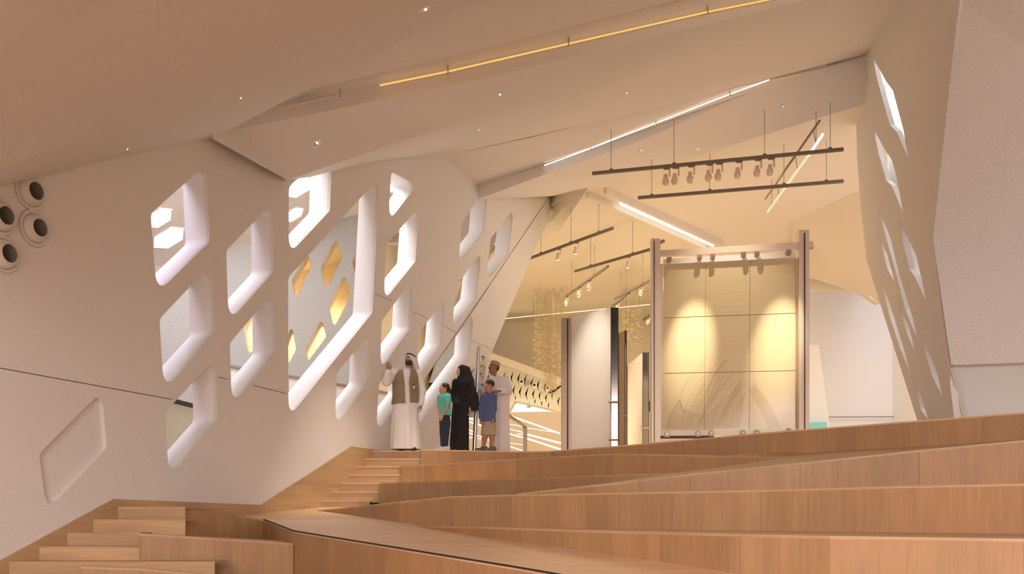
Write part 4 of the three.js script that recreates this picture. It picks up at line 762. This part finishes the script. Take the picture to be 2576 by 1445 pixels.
function cap(ax, ay, az, bx, by, bz, ra, rb) { const dx = bx - ax, dy = by - ay, dz = bz - az, L2 = dx * dx + dy * dy + dz * dz || 1e-9; return (x, y, z) => { const px = x - ax, py = y - ay, pz = z - az; const t = Math.max(0, Math.min(1, (px * dx + py * dy + pz * dz) / L2)); const qx = px - dx * t, qy = py - dy * t, qz = pz - dz * t; return Math.sqrt(qx * qx + qy * qy + qz * qz) - (ra + (rb - ra) * t); }; }
const capV = (a, b, ra, rb) => cap(a.x, a.y, a.z, b.x, b.y, b.z, ra, rb);
const ell = (cx, cy, cz, rx, ry, rz) => (x, y, z) => { const a = (x - cx) / rx, b = (y - cy) / ry, c = (z - cz) / rz; const k = Math.sqrt(a * a + b * b + c * c); return (k - 1) * Math.min(rx, ry, rz); };
const rboxF = (cx, cy, cz, hx, hy, hz, r) => (x, y, z) => { const a = Math.abs(x - cx) - hx + r, b = Math.abs(y - cy) - hy + r, c = Math.abs(z - cz) - hz + r; const o = Math.hypot(Math.max(a, 0), Math.max(b, 0), Math.max(c, 0)); return o + Math.min(Math.max(a, b, c), 0) - r; };
const union = (list, k) => (x, y, z) => { let d = list[0](x, y, z); for (let i = 1; i < list.length; i++) d = smin(d, list[i](x, y, z), k); return d; };

// head: face looks along +z, centre of the skull at the origin
function headGeo(skin, opt, s = 1) {
  const parts = [ell(0, .022, -.012, .074, .098, .094), ell(0, -.05, .018, .056, .066, .068), cap(0, -.06, -.015, 0, -.15, -.03, .052, .056)];
  const base = union(parts, .045), nose = cap(0, .016, .084, 0, -.022, .104, .007, .0135), nb = ell(0, -.028, .094, .017, .009, .012), lips = ell(0, -.058, .081, .022, .011, .011), chin = ell(0, -.098, .062, .024, .018, .02), brow = cap(-.034, .034, .076, .034, .034, .076, .009, .009), ears = x => x, eL = ell(.077, -.005, -.012, .011, .03, .019), eR = ell(-.077, -.005, -.012, .011, .03, .019), sL = ell(.031, .012, .092, .016, .011, .014), sR = ell(-.031, .012, .092, .016, .011, .014), ey = ell(.031, .011, .071, .0135, .0105, .0135), ey2 = ell(-.031, .011, .071, .0135, .0105, .0135);
  const f0 = (x, y, z) => { let d = base(x, y, z); d = smin(d, brow(x, y, z), .02); d = smin(d, nose(x, y, z), .016); d = smin(d, nb(x, y, z), .012); d = smin(d, lips(x, y, z), .012); d = smin(d, chin(x, y, z), .03); d = smin(d, Math.min(eL(x, y, z), eR(x, y, z)), .01); d = smax(d, -Math.min(sL(x, y, z), sR(x, y, z)), .012); d = Math.min(d, ey(x, y, z), ey2(x, y, z)); return d; };
  const dark = opt.hair || [.02, .014, .012];
  const colorAt = (x, y, z) => {
    const ax = Math.abs(x);
    if (z > .06 && Math.hypot((ax - .031) / .0125, (y - .011) / .0075) < 1) return Math.hypot(ax - .030, y - .011) < .0062 ? [.02, .012, .01] : [.62, .58, .54];
    if (z > .055 && ax > .012 && ax < .054 && Math.abs(y - .034 + (ax - .03) * (ax - .03) * 5) < (opt.brow || .0055)) return dark;
    if (opt.beard) { const n = .02; if (z > -.02 && y < -.036 - (ax < .03 ? 0 : 0) && y > -.125 && !(ax < .021 && Math.abs(y + .058) < .0085) && (y < -.066 || ax > .03 || (y > -.052 && y < -.036)) ) return [dark[0] * 1.6, dark[1] * 1.6, dark[2] * 1.6]; if (ax > .055 && y < .0 && y > -.06 && z > -.01 && z < .035) return dark; }
    if (opt.moustache && z > .06 && ax < .032 && y < -.037 && y > -.051) return dark;
    if (z > .06 && ax < .022 && Math.abs(y + .058) < .0075) return [skin[0] * .85, skin[1] * .55, skin[2] * .5];
    return skin;
  };
  const g = netMesh(f0, [-.1, -.165, -.125], [.1, .135, .13], .0052, colorAt); g.scale(s, s, s); return g;
}
// hand: wrist at the origin, fingers along +y, palm towards +z, thumb on side sx
function handGeo(skin, curl, sx, s = 1, spread = 0) {
  const list = [rboxF(0, .046, 0, .038, .048, .0135, .012), cap(0, -.05, 0, 0, .012, 0, .027, .027)];
  const k = [];
  [[-.029, .052, .0085], [-.0105, .07, .0092], [.0095, .078, .0095], [.029, .07, .0092]].forEach(([x0, L, r], i) => {
    let p = V(x0 * sx, .09 - (i === 0 ? .006 : 0), 0), a = curl * .35, sp = (i - 1.5) * spread * sx; const seg = [L * .45, L * .32, L * .28];
    for (let q = 0; q < 3; q++) { const e = p.clone().add(V(Math.sin(sp) * seg[q], Math.cos(a) * seg[q], Math.sin(a) * seg[q])); k.push(capV(p, e, r - q * .0006, r - (q + 1) * .0008)); p = e; a += curl * .6; }
  });
  const th = [V(.026 * sx, .018, .006), V(.052 * sx, .05, .016), V(.058 * sx, .078, .02 + curl * .012), V(.056 * sx, .1, .022 + curl * .02)];
  const thumb = union([capV(th[0], th[1], .0155, .0115), capV(th[1], th[2], .0112, .0102), capV(th[2], th[3], .0102, .0085)], .008);
  const palm = union(list, .025);
  const f = (x, y, z) => { let d = palm(x, y, z); let fm = 9; for (const c of k) fm = Math.min(fm, c(x, y, z)); d = smin(d, fm, .008); return smin(d, thumb(x, y, z), .014); };
  const g = netMesh(f, [-.085, -.075, -.045], [.085, .2, .105], .0038, () => skin); g.scale(s, s, s); return g;
}
const placeGeo = (g, o, y, z) => { const Y = y.clone().normalize(), X = Y.clone().cross(z).normalize(), Z = X.clone().cross(Y); g.applyMatrix4(new THREE.Matrix4().makeBasis(X, Y, Z).setPosition(o)); return g; };
const turnHead = (g, o, yaw, pitch, roll = 0) => { g.applyMatrix4(new THREE.Matrix4().makeRotationFromEuler(new THREE.Euler(pitch, yaw, roll, 'YXZ')).setPosition(o)); return g; };
function mergeCol(gs) { return mergeGeometries(gs.map(g => g.index ? g.toNonIndexed() : g)); }
M.skin = new THREE.MeshPhysicalMaterial({ color: 0xffffff, vertexColors: true, roughness: .6 });
const weave = noiseTex(128, (x, y) => { const v = 128 + 60 * Math.sin(x * Math.PI / 4) * Math.sin(y * Math.PI / 4); return [v, v, v]; }, false, [12, 12]);
const cloth = (r, g, b, rough = .9) => std(rgb(r, g, b), rough, 0, { bumpMap: weave, bumpScale: .0008 });
// frame of one person: J turns bearings into local points (x right, y up, z towards the steps)
function personAt(label, pxc, Zu) {
  const k = 1900 / Zu, floorPy = 1320 - 1.405 * k, o = V((pxc - 1288) / 1900 * Zu, TOPF, -Zu * DEPTH);
  const t = thing('person', label, 'person', o.toArray(), 'visitors and guide at the top of the steps');
  return { t, k, J: (px, py, z = 0) => V((px - pxc) / k, (floorPy - py) / k, z) };
}
const clothMesh = (name, f, lo, hi, cell, mat, t) => part(name, netMesh(f, lo, hi, cell), mat, t);
// flowing robe: elliptical rings with folds, plus extra volumes
function robeF(rings, folds, seedA, extra, hem) {
  return (x, y, z) => {
    let i = 0; while (i < rings.length - 2 && y < rings[i + 1][0]) i++;
    const a = rings[i], b = rings[i + 1], t = Math.max(0, Math.min(1, (a[0] - y) / (a[0] - b[0]))), e = t * t * (3 - 2 * t), w = (p, q) => p + (q - p) * (i === rings.length - 2 ? t : e);
    const cx = w(a[1], b[1]), cz = w(a[2], b[2]), rx = w(a[3], b[3]), rz = w(a[4], b[4]), dx = x - cx, dz = z - cz;
    const an = Math.atan2(dz / rz, dx / rx), low = Math.max(0, Math.min(1, (rings[0][0] * .72 - y) / (rings[0][0] * .6)));
    const fold = folds * low * (Math.sin(an * 7 + seedA + Math.sin(y * 2.2) * .6) * .6 + Math.sin(an * 11 + seedA * 2.3) * .4);
    let d = (Math.sqrt((dx / rx) ** 2 + (dz / rz) ** 2) - 1) * Math.min(rx, rz) + fold; d = smax(d, y - rings[0][0], .06);
    for (const q of extra) d = smin(d, q(x, y, z), .035);
    return Math.max(d, hem - y);
  };
}
const mirrorShoes = (t, mat, list, sole) => list.forEach(([p, dir, L, s]) => { const d = dir.clone().normalize(); const a = p.clone().addScaledVector(d, -L * .35), b = p.clone().addScaledVector(d, L * .55); const f0 = union([capV(a.clone().setY(.04 * s), b.clone().setY(.032 * s), .042 * s, .036 * s), capV(a.clone().setY(.075 * s), p.clone().setY(.07 * s), .04 * s, .034 * s)], .03); const f = (x, y, z) => Math.max(f0(x, y, z), .004 - y); const sh = clothMesh('shoe', f, [p.x - .22, -.01, p.z - .22], [p.x + .22, .16, p.z + .22], .008, mat, t); if (sole) { const f2 = (x, y, z) => smax(f0(x, y, z) - .004, y - .022, .004); clothMesh('sole', (x, y, z) => Math.max(f2(x, y, z), .002 - y), [p.x - .22, -.01, p.z - .22], [p.x + .22, .05, p.z + .22], .008, sole, sh); } });
const LIGHTSKIN = [.55, .31, .21], TANSKIN = [.43, .23, .145], DEEPSKIN = [.33, .16, .095];
function bodyGeo(skin, caps, lo, hi, k = .05) { return netMesh(union(caps, k), lo, hi, .014, () => skin); }

// --- guide
{
  const { t, J } = personAt('guide in white robe, khaki vest and white headscarf, gesturing with a raised palm', 1022, 14.52);
  const sR = J(996, 940, .02), eR = J(974, 962, .10), wR = J(981, 938, .2), sL = J(1051, 940, 0), eL = J(1062, 985, .0), wL = J(1060, 1019, .08), neck = J(1029, 928), head = J(1031, 908, .03), hip = J(1022, 1040);
  const body = bodyGeo(TANSKIN, [capV(neck, J(1022, 965), .05, .10), capV(J(1022, 965), hip, .12, .12), capV(sR, sL, .05, .05), capV(sR, eR, .05, .042), capV(eR, wR, .042, .028), capV(sL, eL, .05, .042), capV(eL, wL, .042, .028), capV(J(1012, 1040), J(1010, 1128), .085, .05), capV(J(1033, 1040), J(1035, 1128), .085, .05)], [-.5, 0, -.25], [.42, 1.66, .35]);
  const h = turnHead(headGeo(TANSKIN, { beard: true, brow: .0065 }), head, -.62, -.32);
  const hR = placeGeo(handGeo(TANSKIN, .18, 1, 1.02, .12), wR, V(-.12, 1, .12), V(.35, .25, .9)), hL = placeGeo(handGeo(TANSKIN, .75, 1, 1), wL, V(.02, -1, .12), V(-.8, 0, .3));
  part('body', mergeCol([body, h, hR, hL]), M.skin, t);
  const white = cloth(.88, .86, .88);
  const rings = [[1.55, .02, 0, .17, .10], [1.42, .0, 0, .225, .15], [1.1, .0, .01, .225, .17], [.75, -.01, .01, .255, .19], [.03, -.008, .02, .285, .23]];
  const sleeves = [capV(sR, eR, .085, .088), capV(eR, wR.clone().lerp(eR, .12), .086, .062), capV(sL, eL, .08, .07), capV(eL, wL.clone().lerp(eL, .05), .07, .058), capV(neck, J(1026, 945), .066, .1)];
  const robe = robeF(rings, .016, 1.2, sleeves, .035);
  clothMesh('robe', (x, y, z) => robe(x, y, z), [-.52, .0, -.32], [.45, 1.64, .36], .012, white, t);
  const torso = robeF(rings, 0, 0, [], .035);
  const armHoleR = capV(sR.clone().add(V(-.03, 0, 0)), eR, .092, .1), armHoleL = capV(sL.clone().add(V(.035, .0, 0)), eL, .088, .09);
  const vest = (x, y, z) => { let d = torso(x, y, z) - .03; const cx = .035 + (1.2 - y) * .05, gap = Math.abs(x - cx) - (.045 + Math.max(0, y - 1.3) * .12); d = smax(d, .9 + (x > 0 ? .02 : 0) - y, .02); d = smax(d, y - 1.56, .02); if (z > -.02) d = smax(d, -gap, .012); d = smax(d, -armHoleR(x, y, z) - .012, .015); d = smax(d, -armHoleL(x, y, z) - .012, .015); d = Math.max(d, -(torso(x, y, z) + .01)); return d; };
  const khaki = cloth(.29, .225, .135);
  const v = clothMesh('vest', vest, [-.36, .85, -.28], [.36, 1.62, .3], .0105, khaki, t);
  const zAt = (x, y) => { for (let z = .32; z > 0; z -= .004) if (vest(x, y, z) < 0) return z; return .18; };
  for (const [x, y, w, hh] of [[-.115, 1.27, .1, .12], [-.13, 1.0, .15, .15], [.155, 1.24, .075, .1], [.17, 1.03, .1, .14]]) { const z = zAt(x, y), p = part('pocket', rbox(w, hh, .024, .008, x, y, z), khaki, v); p.rotation.y = 0; part('flap', rbox(w + .012, hh * .3, .03, .008, x, y + hh * .4, z + .005), khaki, p); }
  { const z = zAt(.165, 1.2) + .028; const b = part('badge', rbox(.05, .085, .006, .002, .165, 1.2, z), M.dark, t); part('badge_card', box(.036, .06, .004, .165, 1.203, z + .004), M.white, b); part('badge_mark', box(.016, .016, .003, .165, 1.19, z + .007), std(rgb(.5, .12, .1), .6), b); part('lanyard', rod(V(.165, 1.24, z), V(.15, 1.33, z - .02), .004, 6), M.dark, b); }
  part('placket', rbox(.02, .5, .012, .004, .03, 1.28, .0), white, t).position.set(.0, -.02, zAt(.09, 1.28) - .005);
  // headscarf: cap, folded band and drape behind
  const hc = head, back = V(Math.sin(2.5) * 1, 0, 0); const R = new THREE.Matrix4().makeRotationFromEuler(new THREE.Euler(-.32, -.62, 0, 'YXZ')), toW = p => p.applyMatrix4(R).add(hc);
  const Ri = R.clone().invert(); const tmp = V(0, 0, 0);
  const capF = ell(0, .045, -.02, .093, .096, .112), faceF = ell(0, -.03, .11, .068, .105, .1);
  const drape = [capV(toW(V(.05, .02, -.08)), J(1047, 935, -.06), .062, .07), capV(toW(V(.085, .0, -.03)), J(1049, 930, .0), .03, .035)];
  clothMesh('headscarf', (x, y, z) => { tmp.set(x - hc.x, y - hc.y, z - hc.z).applyMatrix4(Ri); let d = capF(tmp.x, tmp.y, tmp.z); for (const q of drape) d = smin(d, q(x, y, z), .05); return smax(d, -faceF(tmp.x, tmp.y, tmp.z), .012); }, [hc.x - .22, hc.y - .3, hc.z - .28], [hc.x + .24, hc.y + .2, hc.z + .2], .008, cloth(.76, .72, .70), t);
  const ag = new THREE.TorusGeometry(.088, .011, 8, 28); ag.rotateX(Math.PI / 2); ag.scale(1, 1, 1.14); ag.rotateX(-.12); ag.translate(0, .092, -.016); ag.applyMatrix4(R); ag.translate(hc.x, hc.y, hc.z); part('head_cord', ag, M.black, t);
  mirrorShoes(t, M.dark, [[J(1010, 1130, .02), V(-.4, 0, 1), .24, 1], [J(1042, 1130, .05), V(.2, 0, 1), .24, 1]]);
}
// --- girl
{
  const { t, J } = personAt('girl in turquoise t-shirt and dark jeans, hands clasped, looking up', 1118, 14.42);
  const head = J(1117, 978, .02), neck = J(1121, 992), sR = J(1108, 1000, .06), sL = J(1128, 1001, .09), eR = J(1104, 1025, .04), eL = J(1126, 1030, .14), w1 = J(1108, 1047, .12), w2 = J(1114, 1049, .16), hip = J(1119, 1052, .02);
  const body = bodyGeo(LIGHTSKIN, [capV(neck, J(1119, 1012, .02), .034, .055), capV(J(1119, 1012, .02), hip, .07, .08), capV(sR, sL, .024, .024), capV(sR, eR, .032, .027), capV(eR, w1, .027, .019), capV(sL, eL, .032, .027), capV(eL, w2, .027, .019), capV(J(1116, 1056), J(1114, 1124, .02), .06, .035), capV(J(1123, 1056, .03), J(1122, 1124, .03), .06, .035)], [-.22, 0, -.16], [.2, 1.2, .3], .03);
  const h = turnHead(headGeo(LIGHTSKIN, { hair: [.02, .013, .01] }, .86), head, -1.05, -.34);
  const a = placeGeo(handGeo(LIGHTSKIN, .5, 1, .68), w1, V(.25, -1, .15), V(.5, .1, -.5)), b = placeGeo(handGeo(LIGHTSKIN, .6, -1, .68), w2, V(-.45, -1, 0), V(0, .2, -1));
  part('body', mergeCol([body, h, a, b]), M.skin, t);
  const torso = [[1.11, .02, .03, .09, .06], [1.0, .012, .03, .125, .085], [.85, .008, .03, .115, .085], [.66, .01, .03, .13, .1]];
  clothMesh('t_shirt', robeF(torso, .006, .4, [capV(sR, sR.clone().lerp(eR, .62), .05, .046), capV(sL, sL.clone().lerp(eL, .62), .052, .048)], .67), [-.2, .6, -.14], [.2, 1.18, .24], .009, cloth(.13, .55, .50), t);
  clothMesh('jeans', union([capV(J(1119, 1052, .02), J(1119, 1062, .02), .1, .1), capV(J(1115, 1064, .01), J(1114, 1090, .03), .075, .058), capV(J(1114, 1090, .03), J(1114, 1121, .02), .058, .043), capV(J(1124, 1064, .03), J(1123, 1090, .05), .075, .058), capV(J(1123, 1090, .05), J(1122, 1121, .04), .058, .043)], .02), [-.2, .06, -.16], [.2, .78, .22], .009, cloth(.025, .035, .075), t);
  const R = new THREE.Matrix4().makeRotationFromEuler(new THREE.Euler(-.34, -1.05, 0, 'YXZ')), Ri = R.clone().invert(), tmp = V(0, 0, 0);
  const hairC = ell(0, .032, -.02, .076, .088, .092), face = ell(0, -.03, .105, .066, .09, .085), bun = ell(.0, .0, -.115, .045, .05, .04), tail = cap(0, -.02, -.12, .03, -.13, -.12, .04, .02);
  clothMesh('hair', (x, y, z) => { tmp.set(x - head.x, y - head.y, z - head.z).applyMatrix4(Ri); let d = hairC(tmp.x, tmp.y, tmp.z); d = smin(d, bun(tmp.x, tmp.y, tmp.z), .02); d = smin(d, tail(tmp.x, tmp.y, tmp.z), .02); return smax(d, -face(tmp.x, tmp.y, tmp.z), .01); }, [head.x - .2, head.y - .22, head.z - .2], [head.x + .22, head.y + .16, head.z + .2], .007, std(rgb(.018, .012, .01), .5), t);
  mirrorShoes(t, cloth(.7, .68, .7), [[J(1112, 1131, .03), V(-1, 0, .5), .19, .85], [J(1122, 1131, .06), V(-.7, 0, .8), .19, .85]], std(rgb(.8, .8, .8), .6));
}
// --- woman
{
  const { t, J } = personAt('woman in black abaya and headscarf looking up beside the signpost', 1163, 14.62);
  const head = J(1161, 936, .04), neck = J(1166, 952), sR = J(1148, 964, .05), sL = J(1181, 964, .02), eR = J(1143, 1000, .02), eL = J(1191, 1000, .02), wL = J(1183, 1031, .1), wR = J(1150, 1020, .14), hip = J(1160, 1050);
  const body = bodyGeo(LIGHTSKIN, [capV(neck, J(1164, 985), .045, .11), capV(J(1164, 985), hip, .11, .13), capV(sR, sL, .05, .05), capV(sR, eR, .04, .035), capV(eR, wR, .035, .024), capV(sL, eL, .04, .035), capV(eL, wL, .035, .022), capV(J(1152, 1050), J(1150, 1128), .07, .04), capV(J(1168, 1050), J(1169, 1128), .07, .04)], [-.3, 0, -.2], [.3, 1.5, .26]);
  const h = turnHead(headGeo(LIGHTSKIN, { brow: .005 }, .95), head, -.95, -.22);
  const b = placeGeo(handGeo(LIGHTSKIN, .7, -1, .86), wL, V(-.1, -1, .1), V(-.7, 0, .5));
  part('body', mergeCol([body, h, b]), M.skin, t);
  const black = cloth(.014, .0135, .015, .95);
  const rings = [[1.37, .015, 0, .12, .09], [1.28, .012, 0, .185, .125], [1.0, -.005, 0, .18, .15], [.6, -.02, 0, .19, .17], [.01, -.04, 0, .205, .2]];
  const sl = [capV(sL, eL, .085, .095), capV(eL, J(1197, 1022, .05), .09, .075), capV(J(1187, 1005, .06), J(1195, 1038, .08), .07, .092), capV(sR, eR, .08, .075), capV(eR, wR, .075, .06)];
  const ab = robeF(rings, .012, 2.1, sl, .012);
  clothMesh('abaya', (x, y, z) => smax(ab(x, y, z), (x > .13 ? .775 - y + (x - .16) * .15 : -9), .01), [-.36, 0, -.28], [.4, 1.5, .3], .011, black, t);
  part('sleeve_trim', rod(J(1188, 1037, .1), J(1203, 1034, .1), .008, 6), cloth(.2, .18, .16), t);
  const R = new THREE.Matrix4().makeRotationFromEuler(new THREE.Euler(-.22, -.95, 0, 'YXZ')), Ri = R.clone().invert(), tmp = V(0, 0, 0);
  const hc = ell(0, .02, -.018, .09, .118, .108), fo = ell(0, -.025, .115, .058, .088, .075), fold = [capV(J(1164, 948, .02), J(1166, 966, .03), .1, .13), capV(J(1174, 930, -.04), J(1182, 962, -.03), .07, .09)];
  clothMesh('headscarf', (x, y, z) => { tmp.set(x - head.x, y - head.y, z - head.z).applyMatrix4(Ri); let d = hc(tmp.x, tmp.y, tmp.z); for (const q of fold) d = smin(d, q(x, y, z), .05); return smax(d, -fo(tmp.x, tmp.y, tmp.z), .01); }, [head.x - .26, head.y - .42, head.z - .26], [head.x + .32, head.y + .2, head.z + .24], .0085, black, t);
  mirrorShoes(t, M.dark, [[J(1150, 1131, .06), V(-.3, 0, 1), .2, .8], [J(1170, 1131, .06), V(0, 0, 1), .2, .8]]);
}
// --- boy
{
  const { t, J } = personAt('boy in blue long sleeved top and beige shorts in front of the man', 1229, 14.6);
  const head = J(1230, 972, .05), neck = J(1230, 988, .02), sR = J(1216, 998, .07), sL = J(1243, 998, .05), eR = J(1210, 1030, .06), eL = J(1243, 1030, .08), wR = J(1209, 1055, .1), wL = J(1240, 1055, .13), hip = J(1229, 1062);
  const body = bodyGeo(TANSKIN, [capV(neck, J(1229, 1010, .02), .036, .06), capV(J(1229, 1010, .02), hip, .08, .09), capV(sR, sL, .035, .035), capV(sR, eR, .036, .03), capV(eR, wR, .03, .022), capV(sL, eL, .036, .03), capV(eL, wL, .03, .022), capV(J(1223, 1068), J(1222, 1094, .02), .068, .05), capV(J(1222, 1094, .02), J(1219, 1104), .05, .052), capV(J(1219, 1104, -.01), J(1215, 1128), .052, .034), capV(J(1237, 1068, .02), J(1237, 1094, .04), .068, .05), capV(J(1237, 1094, .04), J(1238, 1104, .02), .05, .052), capV(J(1238, 1104, .02), J(1237, 1128, .02), .052, .034)], [-.26, 0, -.18], [.24, 1.26, .26], .028);
  const h = turnHead(headGeo(TANSKIN, { hair: [.025, .015, .01] }, .9), head, -1.1, -.12);
  const a = placeGeo(handGeo(TANSKIN, .7, 1, .74), wR, V(0, -1, .05), V(.7, 0, .4)), b = placeGeo(handGeo(TANSKIN, .7, -1, .74), wL, V(-.05, -1, .05), V(-.7, 0, .5));
  part('body', mergeCol([body, h, a, b]), M.skin, t);
  const torso = [[1.15, .005, .02, .1, .07], [1.05, 0, .02, .15, .1], [.85, -.01, .02, .14, .105], [.58, -.012, .02, .155, .12]];
  clothMesh('top', robeF(torso, .008, .9, [capV(sR, eR, .056, .05), capV(eR, wR.clone().lerp(eR, .05), .05, .037), capV(sL, eL, .058, .052), capV(eL, wL.clone().lerp(eL, .05), .052, .038)], .575), [-.26, .54, -.16], [.24, 1.22, .26], .0095, cloth(.085, .115, .27), t);
  clothMesh('shorts', (x, y, z) => Math.max(union([capV(J(1229, 1060, .01), J(1229, 1070, .01), .115, .115), capV(J(1223, 1070, .0), J(1221, 1098, .02), .088, .085), capV(J(1237, 1070, .02), J(1238, 1098, .04), .088, .085)], .02)(x, y, z), .315 - y), [-.24, .28, -.17], [.22, .74, .22], .0095, cloth(.46, .36, .25), t);
  const R = new THREE.Matrix4().makeRotationFromEuler(new THREE.Euler(-.12, -1.1, 0, 'YXZ')), Ri = R.clone().invert(), tmp = V(0, 0, 0), hairC = ell(0, .046, -.018, .078, .083, .094), face = ell(0, -.04, .1, .075, .092, .095), low = rboxF(0, -.12, 0, .2, .09, .2, .02);
  clothMesh('hair', (x, y, z) => { tmp.set(x - head.x, y - head.y, z - head.z).applyMatrix4(Ri); let d = hairC(tmp.x, tmp.y, tmp.z) + .003 * Math.sin(tmp.x * 160) * Math.sin(tmp.y * 130) * Math.sin(tmp.z * 150); d = smax(d, -face(tmp.x, tmp.y, tmp.z), .01); return smax(d, -low(tmp.x, tmp.y, tmp.z), .015); }, [head.x - .14, head.y - .12, head.z - .14], [head.x + .14, head.y + .16, head.z + .14], .007, std(rgb(.03, .018, .012), .6), t);
  mirrorShoes(t, cloth(.16, .15, .13), [[J(1213, 1132, .02), V(-1, 0, .5), .22, .95], [J(1236, 1132, .05), V(-.8, 0, .7), .22, .95]]);
  for (const [x, z] of [[1215, 0], [1237, .02]]) part('sock', rod(J(x, 1131, z), J(x, 1125, z), .04, 12, .039), M.dark, t);
}
// --- man in white behind the boy
{
  const { t, J } = personAt('man in long white robe and embroidered cap with a hand on the boy', 1256, 15.02);
  const head = J(1242, 927, .06), neck = J(1247, 945, .02), sR = J(1234, 955, .1), sL = J(1271, 957, -.02), eR = J(1228, 985, .12), wR = J(1226, 1010, .16), eL = J(1279, 985, .05), wL = J(1253, 993.5, .5), hip = J(1255, 1045);
  const body = bodyGeo(DEEPSKIN, [capV(neck, J(1254, 980), .048, .09), capV(J(1254, 980), hip, .11, .11), capV(sR, sL, .05, .05), capV(sR, eR, .05, .042), capV(eR, wR, .042, .028), capV(sL, eL, .05, .042), capV(eL, wL, .042, .028), capV(J(1248, 1045), J(1247, 1130), .08, .05), capV(J(1264, 1045), J(1264, 1130), .08, .05)], [-.4, 0, -.24], [.36, 1.62, .52]);
  const h = turnHead(headGeo(DEEPSKIN, { moustache: true, brow: .006 }), head, -1.0, -.2);
  const b = placeGeo(handGeo(DEEPSKIN, .45, 1, .98, .1), wL, V(-.9, -.12, .25), V(0, -1, .1));
  part('body', mergeCol([body, h, b]), M.skin, t);
  const white = cloth(.84, .78, .80);
  const rings = [[1.53, -.03, .01, .15, .1], [1.42, .0, 0, .2, .14], [1.1, .01, 0, .2, .16], [.7, .015, 0, .185, .17], [.03, .01, 0, .2, .19]];
  const sl = [capV(sL, eL, .085, .08), capV(eL, wL.clone().lerp(eL, .12), .078, .06), capV(sR, eR, .08, .07), capV(eR, wR, .07, .06), capV(neck, J(1250, 958), .062, .1)];
  clothMesh('robe', robeF(rings, .014, .3, sl, .03), [-.42, 0, -.28], [.36, 1.6, .52], .012, white, t);
  const R = new THREE.Matrix4().makeRotationFromEuler(new THREE.Euler(-.2, -1.0, 0, 'YXZ'));
  const g = new THREE.LatheGeometry([[.0001, .118], [.05, .116], [.078, .105], [.086, .085], [.088, .03], [.084, .025], [.08, .03]].map(p => new THREE.Vector2(...p)), 28); g.scale(1, 1, 1.13); g.rotateX(-.1); g.translate(0, .022, -.015); g.applyMatrix4(R); g.translate(head.x, head.y, head.z);
  part('cap', g, std(rgb(.62, .56, .50), .9, 0, { map: noiseTex(64, (x, y) => { const v = 200 + 50 * Math.sin(x * .6) * Math.sin(y * .6); return [v, v, v]; }, true, [6, 2]) }), t);
  const hairC = ell(0, .0, -.03, .08, .075, .086), tmp = V(0, 0, 0), Ri = R.clone().invert(), face = ell(0, -.04, .1, .079, .12, .1), up = rboxF(0, -.12, 0, .2, .07, .2, .01);
  clothMesh('hair', (x, y, z) => { tmp.set(x - head.x, y - head.y, z - head.z).applyMatrix4(Ri); return smax(smax(hairC(tmp.x, tmp.y, tmp.z), -face(tmp.x, tmp.y, tmp.z), .01), -up(tmp.x, tmp.y, tmp.z), .01); }, [head.x - .13, head.y - .13, head.z - .13], [head.x + .13, head.y + .13, head.z + .13], .008, std(rgb(.02, .014, .012), .6), t);
  part('tassel', merge([rod(J(1231, 938, .16), J(1229, 950, .17), .006, 6), rod(J(1229, 950, .17), J(1229, 955, .17), .011, 8)]), M.dark, t);
  mirrorShoes(t, M.dark, [[J(1247, 1131, .05), V(-.6, 0, .7), .24, .95], [J(1265, 1131, .05), V(-.4, 0, .9), .24, .95]]);
}

finish(scene);
renderer.render(scene, camera);
